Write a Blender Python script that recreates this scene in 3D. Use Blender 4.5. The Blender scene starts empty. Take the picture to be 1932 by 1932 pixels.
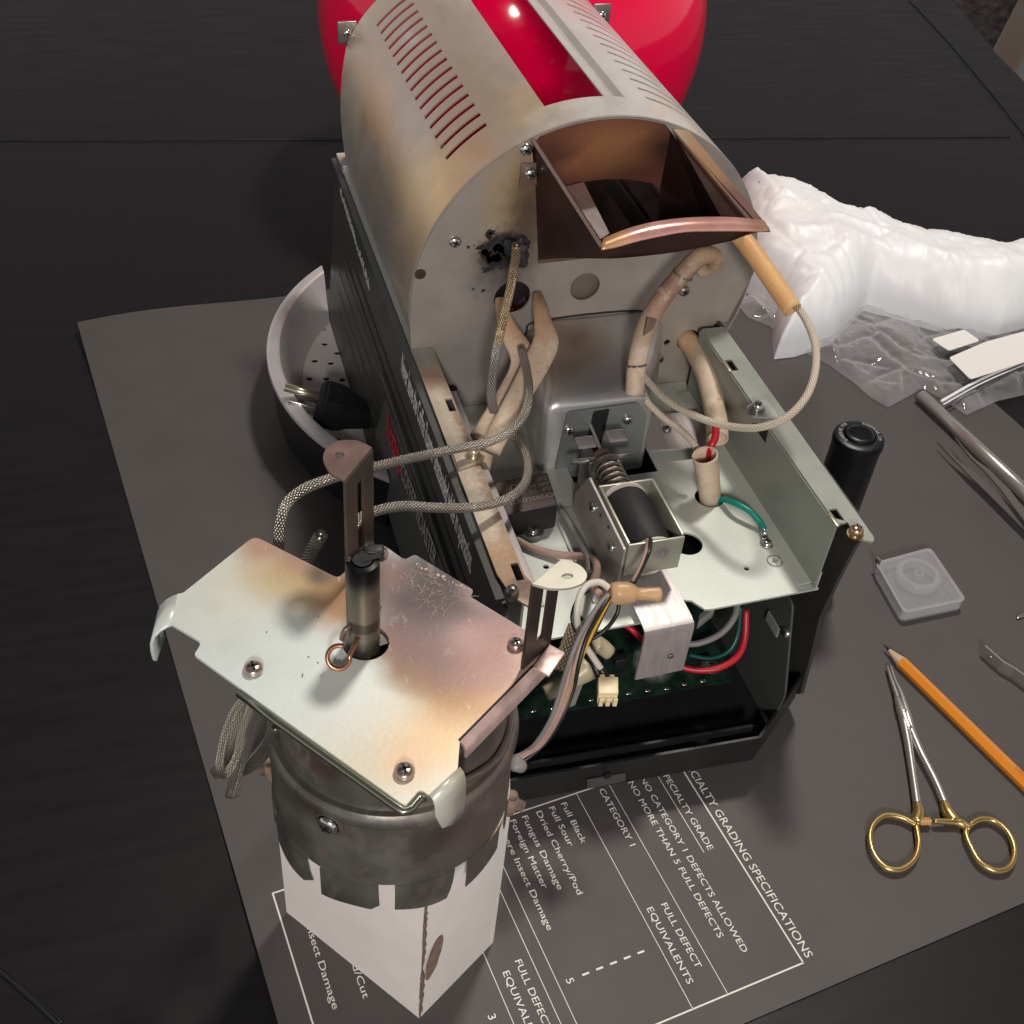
import bpy, bmesh, math, random
import numpy as np
from mathutils import Vector, Matrix, noise
random.seed(7)
C = bpy.context.scene.collection
PI = math.pi
# ------------------------------------------------------------------ camera
H = .53
FPX = 2221.9
M = ((.9578, -.1347, .2538), (-.2772, -.6659, .6926), (.0757, -.7338, -.6752))
CAM = Vector((0, 0, H))
cd = bpy.data.cameras.new('camera'); cam = bpy.data.objects.new('camera', cd); C.objects.link(cam)
R3 = Matrix(((M[0][0], -M[0][1], -M[0][2]), (M[1][0], -M[1][1], -M[1][2]), (M[2][0], -M[2][1], -M[2][2])))
cam.matrix_world = Matrix.Translation(CAM) @ R3.to_4x4()
cd.sensor_fit = 'HORIZONTAL'; cd.sensor_width = 36; cd.lens = 36 * FPX / 1932
cd.clip_start = .02; cd.clip_end = 30
bpy.context.scene.camera = cam
# ------------------------------------------------------------------ light
WALL, CEIL = .68, .07
w = bpy.data.worlds.new('World'); bpy.context.scene.world = w; w.use_nodes = True
_nt = w.node_tree; bg = _nt.nodes['Background']; bg.inputs[1].default_value = 1      # plain room: lit walls and dim ceiling, gradient shaped to light upright faces
_tc = _nt.nodes.new('ShaderNodeTexCoord'); _sx = _nt.nodes.new('ShaderNodeSeparateXYZ'); _nt.links.new(_tc.outputs['Generated'], _sx.inputs[0])
_cr = _nt.nodes.new('ShaderNodeMapRange'); _cr.interpolation_type = 'SMOOTHSTEP'; _cr.inputs['From Min'].default_value = .0; _cr.inputs['From Max'].default_value = .60
_cr.inputs['To Min'].default_value = WALL; _cr.inputs['To Max'].default_value = CEIL; _nt.links.new(_sx.outputs['Z'], _cr.inputs['Value'])
_mc = _nt.nodes.new('ShaderNodeVectorMath'); _mc.operation = 'SCALE'; _mc.inputs[0].default_value = (1, .94, .92); _nt.links.new(_cr.outputs[0], _mc.inputs['Scale']); _nt.links.new(_mc.outputs[0], bg.inputs[0])
def lamp(name, loc, to, size, watts, col, sy=None):
    l = bpy.data.lights.new(name, 'AREA'); l.energy = watts; l.color = col; l.size = size
    if sy: l.shape = 'RECTANGLE'; l.size_y = sy
    else: l.shape = 'DISK'
    o = bpy.data.objects.new(name, l); C.objects.link(o); o.location = loc
    o.rotation_euler = (Vector(to) - Vector(loc)).to_track_quat('-Z', 'Y').to_euler()
    return o
lamp('key_lamp', (.66, .98, 1.70), (.25, .42, .1), .20, 19, (1, .93, .84))
lamp('front_lamp', (-.19, -.76, .86), (.22, .5, .1), .16, 12.2, (1, .93, .86))
vs = bpy.context.scene.view_settings; vs.view_transform = 'Standard'; vs.look = 'None'; vs.exposure = 0; vs.gamma = 1
# ------------------------------------------------------------------ the picture's measured points turned into places on real planes
def ray(px, py):
    v = ((px - 966) / FPX, (py - 966) / FPX, 1)
    return Vector([sum(r[i] * v[i] for i in range(3)) for r in M])
def Z(px, py, z=0):
    v = ray(px, py); return CAM + v * ((z - H) / v.z)
def Y(px, py, y):
    v = ray(px, py); return CAM + v * (y / v.y)
def X(px, py, x):
    v = ray(px, py); return CAM + v * (x / v.x)
def PL(px, py, p0, n):
    v = ray(px, py); return CAM + v * ((Vector(p0) - CAM).dot(n) / v.dot(n))
# ------------------------------------------------------------------ materials
def srgb(r, g, b):
    f = lambda c: (c / 255 / 12.92) if c / 255 <= .04045 else ((c / 255 + .055) / 1.055) ** 2.4
    return (f(r), f(g), f(b), 1)
def mat(name, col, rough=.5, metal=0, bump=0, bscale=300, var=0, vscale=40, coat=0, spec=.5, grain=None, sss=0, alpha=1, trans=0):
    m = bpy.data.materials.new(name); m.use_nodes = True; nt = m.node_tree; b = nt.nodes['Principled BSDF']
    col = tuple(col) if len(col) == 4 else tuple(col) + (1,)
    b.inputs['Base Color'].default_value = col; b.inputs['Roughness'].default_value = rough; b.inputs['Metallic'].default_value = metal
    b.inputs['Specular IOR Level'].default_value = spec
    if coat: b.inputs['Coat Weight'].default_value = coat; b.inputs['Coat Roughness'].default_value = .05
    if alpha < 1: b.inputs['Alpha'].default_value = alpha
    if trans: b.inputs['Transmission Weight'].default_value = trans
    g = nt.nodes.new('ShaderNodeNewGeometry'); m['pos'] = g.name
    src = g.outputs['Position']
    if grain:
        mp = nt.nodes.new('ShaderNodeMapping'); mp.inputs['Scale'].default_value = grain; nt.links.new(src, mp.inputs['Vector']); src = mp.outputs[0]
    if var:
        n = nt.nodes.new('ShaderNodeTexNoise'); n.inputs['Scale'].default_value = vscale; n.inputs['Detail'].default_value = 5
        nt.links.new(src, n.inputs['Vector'])
        mr = nt.nodes.new('ShaderNodeMapRange'); mr.inputs['From Min'].default_value = .3; mr.inputs['From Max'].default_value = .7
        mr.inputs['To Min'].default_value = 1 - var; mr.inputs['To Max'].default_value = 1 + var
        nt.links.new(n.outputs['Fac'], mr.inputs['Value'])
        mx = nt.nodes.new('ShaderNodeMix'); mx.data_type = 'RGBA'; mx.blend_type = 'MULTIPLY'; mx.inputs['Factor'].default_value = 1
        mx.inputs['A'].default_value = col; nt.links.new(mr.outputs[0], mx.inputs['B']); nt.links.new(mx.outputs['Result'], b.inputs['Base Color'])
        m2 = nt.nodes.new('ShaderNodeMapRange'); m2.inputs['From Min'].default_value = .3; m2.inputs['From Max'].default_value = .7
        m2.inputs['To Min'].default_value = max(0, rough - .3 * var - .03); m2.inputs['To Max'].default_value = min(1, rough + .3 * var + .03)
        nt.links.new(n.outputs['Fac'], m2.inputs['Value']); nt.links.new(m2.outputs[0], b.inputs['Roughness'])
    if bump:
        n = nt.nodes.new('ShaderNodeTexNoise'); n.inputs['Scale'].default_value = bscale; n.inputs['Detail'].default_value = 4
        nt.links.new(src, n.inputs['Vector'])
        bp = nt.nodes.new('ShaderNodeBump'); bp.inputs['Strength'].default_value = bump; bp.inputs['Distance'].default_value = .0006
        nt.links.new(n.outputs['Fac'], bp.inputs['Height']); nt.links.new(bp.outputs[0], b.inputs['Normal'])
    return m
def stain(m, spots, nscale=60, namp=.012):
    """wear or painted light with a shape of its own: (centre, radius, softness, colour, strength, stretch)"""
    nt = m.node_tree; b = nt.nodes['Principled BSDF']; pos = nt.nodes[m['pos']].outputs['Position']
    n = nt.nodes.new('ShaderNodeTexNoise'); n.inputs['Scale'].default_value = nscale; n.inputs['Detail'].default_value = 6
    nt.links.new(pos, n.inputs['Vector'])
    sub = nt.nodes.new('ShaderNodeVectorMath'); sub.operation = 'SUBTRACT'; sub.inputs[1].default_value = (.5, .5, .5)
    nt.links.new(n.outputs['Color'], sub.inputs[0])
    sc = nt.nodes.new('ShaderNodeVectorMath'); sc.operation = 'SCALE'; sc.inputs['Scale'].default_value = namp * 2; nt.links.new(sub.outputs[0], sc.inputs[0])
    ad = nt.nodes.new('ShaderNodeVectorMath'); ad.operation = 'ADD'; nt.links.new(pos, ad.inputs[0]); nt.links.new(sc.outputs[0], ad.inputs[1])
    for s in spots:
        c, r, soft, col, k = s[:5]; st = s[5] if len(s) > 5 else (1, 1, 1)
        d = nt.nodes.new('ShaderNodeVectorMath'); d.operation = 'SUBTRACT'; nt.links.new(ad.outputs[0], d.inputs[0]); d.inputs[1].default_value = tuple(c)
        e = nt.nodes.new('ShaderNodeVectorMath'); e.operation = 'MULTIPLY'; nt.links.new(d.outputs[0], e.inputs[0]); e.inputs[1].default_value = st
        l = nt.nodes.new('ShaderNodeVectorMath'); l.operation = 'LENGTH'; nt.links.new(e.outputs[0], l.inputs[0])
        mr = nt.nodes.new('ShaderNodeMapRange'); mr.interpolation_type = 'SMOOTHSTEP'
        mr.inputs['From Min'].default_value = r * (1 - soft); mr.inputs['From Max'].default_value = r * (1 + soft)
        mr.inputs['To Min'].default_value = k; mr.inputs['To Max'].default_value = 0
        nt.links.new(l.outputs['Value'], mr.inputs['Value'])
        mx = nt.nodes.new('ShaderNodeMix'); mx.data_type = 'RGBA'; nt.links.new(mr.outputs[0], mx.inputs['Factor'])
        ic = b.inputs['Base Color']
        if ic.is_linked: nt.links.new(ic.links[0].from_socket, mx.inputs['A'])
        else: mx.inputs['A'].default_value = ic.default_value
        mx.inputs['B'].default_value = col if len(col) == 4 else tuple(col) + (1,)
        nt.links.new(mx.outputs['Result'], ic)
    return m
def patina(m, col, scale, lo, hi, k, stretch=(1, 1, 1), seed=0, detail=6):
    """mottled wear: a second colour where a noise is high"""
    nt = m.node_tree; b = nt.nodes['Principled BSDF']; pos = nt.nodes[m['pos']].outputs['Position']
    mp = nt.nodes.new('ShaderNodeMapping'); mp.inputs['Scale'].default_value = stretch; mp.inputs['Location'].default_value = (seed, seed * .7, 0); nt.links.new(pos, mp.inputs['Vector'])
    n = nt.nodes.new('ShaderNodeTexNoise'); n.inputs['Scale'].default_value = scale; n.inputs['Detail'].default_value = detail; n.inputs['Roughness'].default_value = .62; n.inputs['Distortion'].default_value = .4
    nt.links.new(mp.outputs[0], n.inputs['Vector'])
    mr = nt.nodes.new('ShaderNodeMapRange'); mr.interpolation_type = 'SMOOTHSTEP'; mr.inputs['From Min'].default_value = lo; mr.inputs['From Max'].default_value = hi; mr.inputs['To Max'].default_value = k
    nt.links.new(n.outputs['Fac'], mr.inputs['Value'])
    mx = nt.nodes.new('ShaderNodeMix'); mx.data_type = 'RGBA'; nt.links.new(mr.outputs[0], mx.inputs['Factor']); ic = b.inputs['Base Color']
    if ic.is_linked: nt.links.new(ic.links[0].from_socket, mx.inputs['A'])
    else: mx.inputs['A'].default_value = ic.default_value
    mx.inputs['B'].default_value = tuple(col) + (1,); nt.links.new(mx.outputs['Result'], ic); return m
def braid(name, c1, c2, metal, rough, nu=7, nv=330, depth=.0006):
    m = bpy.data.materials.new(name); m.use_nodes = True; nt = m.node_tree; b = nt.nodes['Principled BSDF']
    uv = nt.nodes.new('ShaderNodeUVMap'); sp = nt.nodes.new('ShaderNodeSeparateXYZ'); nt.links.new(uv.outputs[0], sp.inputs[0])
    def M_(op, a, b_=None):
        n = nt.nodes.new('ShaderNodeMath'); n.operation = op
        for i, v in enumerate((a, b_)):
            if v is None: continue
            if isinstance(v, (int, float)): n.inputs[i].default_value = v
            else: nt.links.new(v, n.inputs[i])
        return n.outputs[0]
    u = M_('MULTIPLY', sp.outputs[0], 2 * PI * nu); v = M_('MULTIPLY', sp.outputs[1], 2 * PI * nv)
    s = M_('MULTIPLY', M_('SINE', M_('ADD', u, v)), M_('SINE', M_('SUBTRACT', u, v)))
    h = M_('POWER', M_('ABSOLUTE', s), .6)
    mx = nt.nodes.new('ShaderNodeMix'); mx.data_type = 'RGBA'; nt.links.new(h, mx.inputs['Factor'])
    mx.inputs['A'].default_value = tuple(c1) + (1,) if len(c1) == 3 else c1; mx.inputs['B'].default_value = tuple(c2) + (1,) if len(c2) == 3 else c2
    nt.links.new(mx.outputs['Result'], b.inputs['Base Color'])
    bp = nt.nodes.new('ShaderNodeBump'); bp.inputs['Distance'].default_value = depth; bp.inputs['Strength'].default_value = 1
    nt.links.new(h, bp.inputs['Height']); nt.links.new(bp.outputs[0], b.inputs['Normal'])
    b.inputs['Metallic'].default_value = metal; b.inputs['Roughness'].default_value = rough
    g = nt.nodes.new('ShaderNodeNewGeometry'); m['pos'] = g.name
    return m
T = {}
T['table'] = mat('black_stained_wood', (.0090, .0084, .0096), .46, 0, .03, 40, .08, 14, grain=(1, 9, 1), spec=.22)
T['sheet'] = mat('matte_black_card', (.076, .068, .067), .60, 0, .12, 900, .05, 30, spec=.45)
T['print'] = mat('white_ink', (.78, .77, .72), .6)
T['steel'] = mat('galvanised_steel', (.40, .40, .38), .42, .45, .10, 500, .07, 60)
T['zinc'] = mat('zinc_plated_floor', (.58, .615, .57), .42, .35, .06, 600, .04, 30)
T['shell'] = mat('heat_tinted_highlit_shell', (.70, .68, .64), .33, .42, .15, 500, .10, 75)
T['bulk'] = mat('dull_steel_bulkhead', (.36, .33, .31), .45, .40, .10, 500, .08, 40)
T['plate0'] = None; T['black'] = mat('black_paint', (.013, .0135, .014), .42, 0, .10, 500, .1, 60)
T['blackp'] = mat('black_panel_paint', (.042, .042, .038), .40, 0, .10, 700, .08, 60)
T['dark'] = mat('dark_inside', (.006, .006, .007), .7)
T['copper'] = mat('copper_lit_tint', (.31, .125, .085), .42, .40, .12, 300, .15, 40)
T['lip'] = mat('pink_copper_lip', (.80, .42, .36), .30, .55, .15, 200, .12, 60)
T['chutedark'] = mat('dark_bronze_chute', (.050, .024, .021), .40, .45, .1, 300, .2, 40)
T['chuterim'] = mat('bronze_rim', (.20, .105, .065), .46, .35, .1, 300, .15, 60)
T['red'] = mat('glossy_red_enamel', (.97, .0005, .065), .10, 0, coat=.25, spec=.25)
T['white'] = mat('white_card', (.78, .735, .72), .7, 0, .15, 700, .03, 60)
T['kraft'] = mat('torn_cardboard', (.22, .15, .12), .9, 0, .8, 500, .3, 400)
T['plate'] = mat('heat_stained_plate', (.63, .69, .68), .42, .25, .06, 500, .03, 60)
T['dkbronze'] = mat('dark_heat_blued_steel', (.075, .055, .048), .38, .6, .15, 400, .3, 60)
T['ring'] = mat('grey_oxidised_steel', (.15, .145, .130), .40, .55, .25, 220, .3, 45)
T['pink'] = mat('pink_heat_tint', (.58, .42, .38), .4, .4, .25, 300, .22, 120)
T['brbr'] = mat('brown_bracket', (.19, .125, .105), .38, .5, .1, 300, .2, 60)
T['cream'] = mat('cream_bracket', (.44, .42, .35), .35, .3, .05, 300, .05, 60)
T['chrome'] = mat('bright_screw', (.62, .62, .60), .22, .95)
T['brass'] = mat('yellow_zinc_screw', (.55, .38, .22), .28, .9)
T['brasspale'] = mat('pale_yellow_zinc', (.62, .58, .42), .28, .9)
T['sleeve'] = mat('tan_glass_sleeve', (.56, .44, .33), .6, 0, .6, 420, .16, 60)
T['sleeveor'] = mat('orange_tan_sleeve', (.64, .36, .15), .5, 0, .4, 700, .10, 40)
T['cord'] = braid('cream_woven_cord', (.42, .35, .27), (.80, .71, .57), 0, .75, 4, 260, .0004)
T['braid'] = braid('steel_braid', (.13, .12, .105), (.72, .67, .58), .9, .30, 5, 215, .0005)
T['braidau'] = braid('gold_lit_braid', (.14, .10, .06), (.70, .54, .34), .9, .30, 5, 215, .0005)  # golder copy of the steel braid, paints the lit upper length
T['braiddk'] = braid('dull_steel_braid', (.10, .09, .085), (.46, .43, .40), .9, .33, 5, 240, .0005)
T['tanbraid'] = braid('tan_woven_sleeve', (.20, .15, .10), (.60, .48, .32), 0, .6, 5, 200, .0006)
T['redw'] = mat('red_wire', (.42, .008, .022), .4)
T['green'] = mat('green_wire', (.0, .21, .16), .35)
T['whitew'] = mat('white_wire', (.62, .58, .52), .5)
T['greyw'] = mat('grey_wire', (.20, .19, .19), .5)
T['tanw'] = mat('brown_pink_wire', (.36, .24, .20), .5, 0, 0, 1, .2, 80)
T['blackw'] = mat('black_wire', (.012, .012, .013), .4)
T['yellow'] = mat('yellow_wire', (.55, .32, .02), .5)
T['nut'] = mat('tan_crimp_cap', (.55, .34, .18), .42, 0, .3, 150, .08, 80)
T['nutpale'] = mat('pale_crimp_cap', (.42, .37, .24), .35)
T['conn'] = mat('cream_connector', (.80, .66, .42), .4)
T['pcb'] = mat('green_circuit_board', (.006, .022, .015), .5, 0, .1, 300, .4, 150)
T['coil'] = mat('black_coil_tape', (.010, .010, .012), .62, 0, .8, 160)
T['alum'] = mat('brushed_aluminium', (.42, .385, .38), .42, .45, .1, 200, .1, 60, grain=(8, 1, 1))
T['rust'] = mat('rusty_cream_rail', (.66, .61, .50), .45, .2, .3, 300, .06, 60)
T['railgrey'] = mat('grey_rail', (.30, .32, .29), .42, .35, .05, 500, .04, 60)
T['pan'] = mat('brushed_pan', (.62, .59, .59), .38, .45, .05, 300, .05, 40)
T['gold'] = mat('gold_plated', (.60, .43, .17), .30, .9)
T['tool'] = mat('satin_tool_steel', (.46, .44, .42), .32, .75, .05, 500)
T['tooldk'] = mat('dull_tool_steel', (.26, .24, .225), .36, .8)
T['pencil'] = mat('orange_pencil_paint', (.78, .27, .025), .28, coat=.3)
T['wood'] = mat('bare_pencil_wood', (.62, .44, .30), .7, 0, .3, 300, .1, 200)
T['lead'] = mat('graphite', (.02, .02, .022), .35)
T['bag'] = mat('white_poly_bag', (.93, .95, .98), .42, 0, .0, 90, spec=.5)
T['label'] = mat('white_paper_label', (.86, .85, .83), .6)
T['flash'] = mat('black_anodised', (.008, .009, .011), .36, .3, .1, 800)
T['tile'] = mat('pale_floor', (.42, .45, .42), .5, 0, 0, 1, .06, 6)
T['trim'] = mat('tan_wood_strip', (.30, .19, .13), .5, 0, .2, 60, .15, 12, grain=(1, 10, 1))
T['soot'] = mat('soot_putty', (.018, .021, .024), .7, 0, .9, 250, .5, 200)
def film(name, tint=(.75, .75, .76), clear=.80, rough=.12):
    m = bpy.data.materials.new(name); m.use_nodes = True; nt = m.node_tree; nt.nodes.clear()
    o = nt.nodes.new('ShaderNodeOutputMaterial'); a = nt.nodes.new('ShaderNodeBsdfTransparent'); a.inputs[0].default_value = (.93, .93, .94, 1)
    p = nt.nodes.new('ShaderNodeBsdfPrincipled'); p.inputs['Base Color'].default_value = tuple(tint) + (1,); p.inputs['Roughness'].default_value = rough
    p.inputs['Specular IOR Level'].default_value = .9
    mx = nt.nodes.new('ShaderNodeMixShader'); lw = nt.nodes.new('ShaderNodeLayerWeight'); lw.inputs[0].default_value = .35
    mr = nt.nodes.new('ShaderNodeMapRange'); mr.inputs['To Min'].default_value = 1 - clear; mr.inputs['To Max'].default_value = .75
    nt.links.new(lw.outputs['Facing'], mr.inputs['Value']); nt.links.new(mr.outputs[0], mx.inputs[0])
    nt.links.new(a.outputs[0], mx.inputs[1]); nt.links.new(p.outputs[0], mx.inputs[2]); nt.links.new(mx.outputs[0], o.inputs[0])
    return m
T['film'] = film('clear_bag_film', (.70, .70, .72), .95, .06)
T['case'] = film('clear_case_plastic', (.60, .60, .61), .90, .10)
T['casering'] = film('frosted_case_ring', (.62, .62, .64), .62, .2)
# ------------------------------------------------------------------ mesh helpers
def link(o, parent=None):
    C.objects.link(o)
    if parent is not None:
        o.parent = parent
        p = parent; mw = Matrix.Identity(4)
        while p is not None: mw = Matrix.Translation(p.location) @ mw if p.type == 'EMPTY' else mw; p = p.parent
        if parent.type == 'EMPTY': o.matrix_parent_inverse = mw.inverted()
    return o
def thing(name, label, cat, loc, group=None):
    o = bpy.data.objects.new(name, None); o.empty_display_size = .01; o.location = loc; C.objects.link(o)
    o['label'] = label; o['category'] = cat
    if group: o['group'] = group
    return o
def tag(o, label, cat, group=None):
    o['label'] = label; o['category'] = cat
    if group: o['group'] = group
    return o
def mk(name, vs_, fs, m, parent=None, smooth=False, uvs=None, lab=None):
    me = bpy.data.meshes.new(name); me.from_pydata([tuple(v) for v in vs_], [], [tuple(f) for f in fs])
    if uvs is not None:
        ul = me.uv_layers.new(name='UVMap')
        for lp in me.loops: ul.data[lp.index].uv = uvs[lp.index] if len(uvs) == len(me.loops) else uvs[lp.vertex_index]
    me.validate()
    for mm in (m if isinstance(m, (list, tuple)) else [m]): me.materials.append(mm)
    if smooth:
        for p in me.polygons: p.use_smooth = True
    me.update()
    o = bpy.data.objects.new(name, me)
    if lab: o['label'] = lab
    return link(o, parent)
def struct(o): o['kind'] = 'structure'; return o
def frame(x, y=None, z=None):
    pass
def box(name, o, ax, ay, az, m, parent=None, bev=0, lab=None):
    """box from corner o with edge vectors"""
    o, ax, ay, az = map(Vector, (o, ax, ay, az))
    if ax.cross(ay).dot(az) < 0: ax, ay = ay, ax
    v = [o, o + ax, o + ax + ay, o + ay, o + az, o + ax + az, o + ax + ay + az, o + ay + az]
    f = [(0, 3, 2, 1), (4, 5, 6, 7), (0, 1, 5, 4), (1, 2, 6, 5), (2, 3, 7, 6), (3, 0, 4, 7)]
    ob = mk(name, v, f, m, parent, lab=lab)
    if bev:
        bm = bmesh.new(); bm.from_mesh(ob.data)
        bmesh.ops.bevel(bm, geom=list(bm.edges), offset=bev, segments=3, affect='EDGES', profile=.5); bm.to_mesh(ob.data); bm.free()
        for p in ob.data.polygons: p.use_smooth = True
        sharp(ob, 40)
    return ob
def sharp(ob, deg=35):
    me = ob.data
    bm = bmesh.new(); bm.from_mesh(me)
    for e in bm.edges:
        if len(e.link_faces) == 2 and e.calc_face_angle(0) > math.radians(deg): e.smooth = False
    bm.to_mesh(me); bm.free()
def bx(name, lo, hi, m, parent=None, bev=0, lab=None):
    return box(name, lo, (hi[0] - lo[0], 0, 0), (0, hi[1] - lo[1], 0), (0, 0, hi[2] - lo[2]), m, parent, bev, lab)
def catmull(P, n=8):
    P = [Vector(p) for p in P]
    if len(P) < 3: return [P[0].lerp(P[-1], i / n) for i in range(n + 1)]
    Q = [P[0] * 2 - P[1]] + P + [P[-1] * 2 - P[-2]]; out = []
    for i in range(1, len(Q) - 2):
        a, b, c, d = Q[i - 1:i + 3]
        for k in range(n):
            t = k / n
            out.append(.5 * ((2 * b) + (c - a) * t + (2 * a - 5 * b + 4 * c - d) * t * t + (3 * b - a - 3 * c + d) * t ** 3))
    out.append(P[-1]); return out
def tube(name, pts, r, m, parent=None, n=12, smooth_n=8, hollow=0, flat=None, lab=None, rough=0):
    """swept tube; r is a number or a list over the control points; hollow = wall thickness"""
    P = catmull(pts, smooth_n) if smooth_n else [Vector(p) for p in pts]
    k = len(P)
    rs = [r] * k if isinstance(r, (int, float)) else [float(np.interp(i / (k - 1) * (len(r) - 1), range(len(r)), r)) for i in range(k)]
    fl = [1] * k if flat is None else [float(np.interp(i / (k - 1) * (len(flat) - 1), range(len(flat)), flat)) for i in range(k)]
    V = []; F = []; UV = []; L = 0
    t0 = (P[1] - P[0]).normalized(); up = Vector((0, 0, 1)) if abs(t0.z) < .9 else Vector((0, 1, 0))
    nrm = (up - t0 * up.dot(t0)).normalized()
    rings = []
    for i in range(k):
        t = (P[min(i + 1, k - 1)] - P[max(i - 1, 0)]).normalized()
        nrm = (nrm - t * nrm.dot(t)).normalized(); bn = t.cross(nrm)
        if i: L += (P[i] - P[i - 1]).length
        for j in range(n):
            a = 2 * PI * j / n; rr = rs[i]
            if rough: rr *= 1 + rough * noise.noise(P[i] * 120 + Vector((math.cos(a), math.sin(a), 0)))
            V.append(P[i] + (nrm * math.cos(a) * fl[i] + bn * math.sin(a)) * rr)
        rings.append((t, nrm.copy(), bn, L))
    fuv = []
    for i in range(k - 1):
        for j in range(n):
            F.append((i * n + j, i * n + (j + 1) % n, (i + 1) * n + (j + 1) % n, (i + 1) * n + j))
            fuv += [(j / n, rings[i][3]), ((j + 1) / n, rings[i][3]), ((j + 1) / n, rings[i + 1][3]), (j / n, rings[i + 1][3])]
    if hollow:
        for e, i in ((0, 0), (1, k - 1)):
            t, nn, bb, _ = rings[i]; s = 1 if e == 0 else -1
            base = len(V)
            for dpt, rr in ((0, rs[i] - hollow), (.012, rs[i] - hollow)):
                for j in range(n):
                    a = 2 * PI * j / n; V.append(P[i] + t * s * dpt + (nn * math.cos(a) * fl[i] + bb * math.sin(a)) * rr)
            o0 = i * n
            for j in range(n):
                q = (j + 1) % n
                fa = (o0 + j, base + j, base + q, o0 + q); fb = (base + j, base + n + j, base + n + q, base + q)
                if e: fa = fa[::-1]; fb = fb[::-1]
                F += [fa, fb]; fuv += [(0, 0)] * 8
            F.append(tuple(base + n + j for j in range(n))); fuv += [(0, 0)] * n
    else:
        F.append(tuple(range(n))[::-1]); fuv += [(0, 0)] * n
        F.append(tuple((k - 1) * n + j for j in range(n))); fuv += [(0, 0)] * n
    return mk(name, V, F, m, parent, True, fuv, lab)
def lathe(name, prof, c, axis, m, parent=None, n=48, smooth=True, lab=None, a0=0, a1=2 * PI):
    """profile of (radius, height) turned about axis at c"""
    ax = Vector(axis).normalized(); u = ax.orthogonal().normalized(); v = ax.cross(u); c = Vector(c)
    full = abs(a1 - a0 - 2 * PI) < 1e-6; V = []; F = []; st = n if full else n + 1
    for (r, h) in prof:
        for j in range(st):
            a = a0 + (a1 - a0) * j / n; V.append(c + ax * h + (u * math.cos(a) + v * math.sin(a)) * max(r, 1e-6))
    for i in range(len(prof) - 1):
        for j in range(n):
            q = (j + 1) % st
            F.append((i * st + j, i * st + q, (i + 1) * st + q, (i + 1) * st + j))
    o = mk(name, V, F, m, parent, smooth, lab=lab)
    bm = bmesh.new(); bm.from_mesh(o.data); bmesh.ops.remove_doubles(bm, verts=bm.verts, dist=1e-6); bmesh.ops.recalc_face_normals(bm, faces=bm.faces); bm.to_mesh(o.data); bm.free()
    if smooth: sharp(o, 38)
    return o
def flat2d(outline, holes, thick, fn, name, m, parent=None, lab=None, bev=0, smooth=False):
    """sheet metal: outline and holes in 2D, thickness, fn maps (a,b,t) to the world"""
    cu = bpy.data.curves.new('tmp', 'CURVE'); cu.dimensions = '2D'; cu.fill_mode = 'BOTH'; cu.extrude = thick / 2 * 1000; cu.bevel_depth = 0
    for pl in [outline] + list(holes):
        s = cu.splines.new('POLY'); s.points.add(len(pl) - 1); s.use_cyclic_u = True
        for i, p in enumerate(pl): s.points[i].co = (p[0] * 1000, p[1] * 1000, 0, 1)
    t = bpy.data.objects.new('tmp', cu); C.objects.link(t)
    dg = bpy.context.evaluated_depsgraph_get(); me = bpy.data.meshes.new_from_object(t.evaluated_get(dg))
    C.objects.unlink(t); bpy.data.objects.remove(t); bpy.data.curves.remove(cu)
    me.name = name; me.materials.clear(); me.materials.append(m)
    bm = bmesh.new(); bm.from_mesh(me); bmesh.ops.remove_doubles(bm, verts=bm.verts, dist=1e-5)
    for v in bm.verts: v.co = fn(v.co.x / 1000, v.co.y / 1000, v.co.z / 1000)
    bmesh.ops.recalc_face_normals(bm, faces=bm.faces); bm.to_mesh(me); bm.free()
    for p in me.polygons: p.use_smooth = smooth
    o = bpy.data.objects.new(name, me)
    if lab: o['label'] = lab
    return link(o, parent)
def circ(x, y, r, n=24, sy=1): return [(x + r * math.cos(2 * PI * i / n), y + r * sy * math.sin(2 * PI * i / n)) for i in range(n)]
def rnd(pts, r, n=5):
    """round the corners of a polygon"""
    out = []; k = len(pts)
    for i in range(k):
        p = Vector(pts[i][:2]); a = Vector(pts[i - 1][:2]); b = Vector(pts[(i + 1) % k][:2]); rr = r[i] if isinstance(r, (list, tuple)) else r
        if rr <= 0: out.append(tuple(p)); continue
        da = (a - p); db = (b - p); d1 = min(rr, da.length * .45); d2 = min(rr, db.length * .45)
        p1 = p + da.normalized() * d1; p2 = p + db.normalized() * d2
        for j in range(n + 1):
            t = j / n; out.append(tuple(p1 * (1 - t) ** 2 + p * 2 * t * (1 - t) + p2 * t * t))
    return out
hz = lambda z: (lambda a, b, t: Vector((a, b, z + t)))
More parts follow.
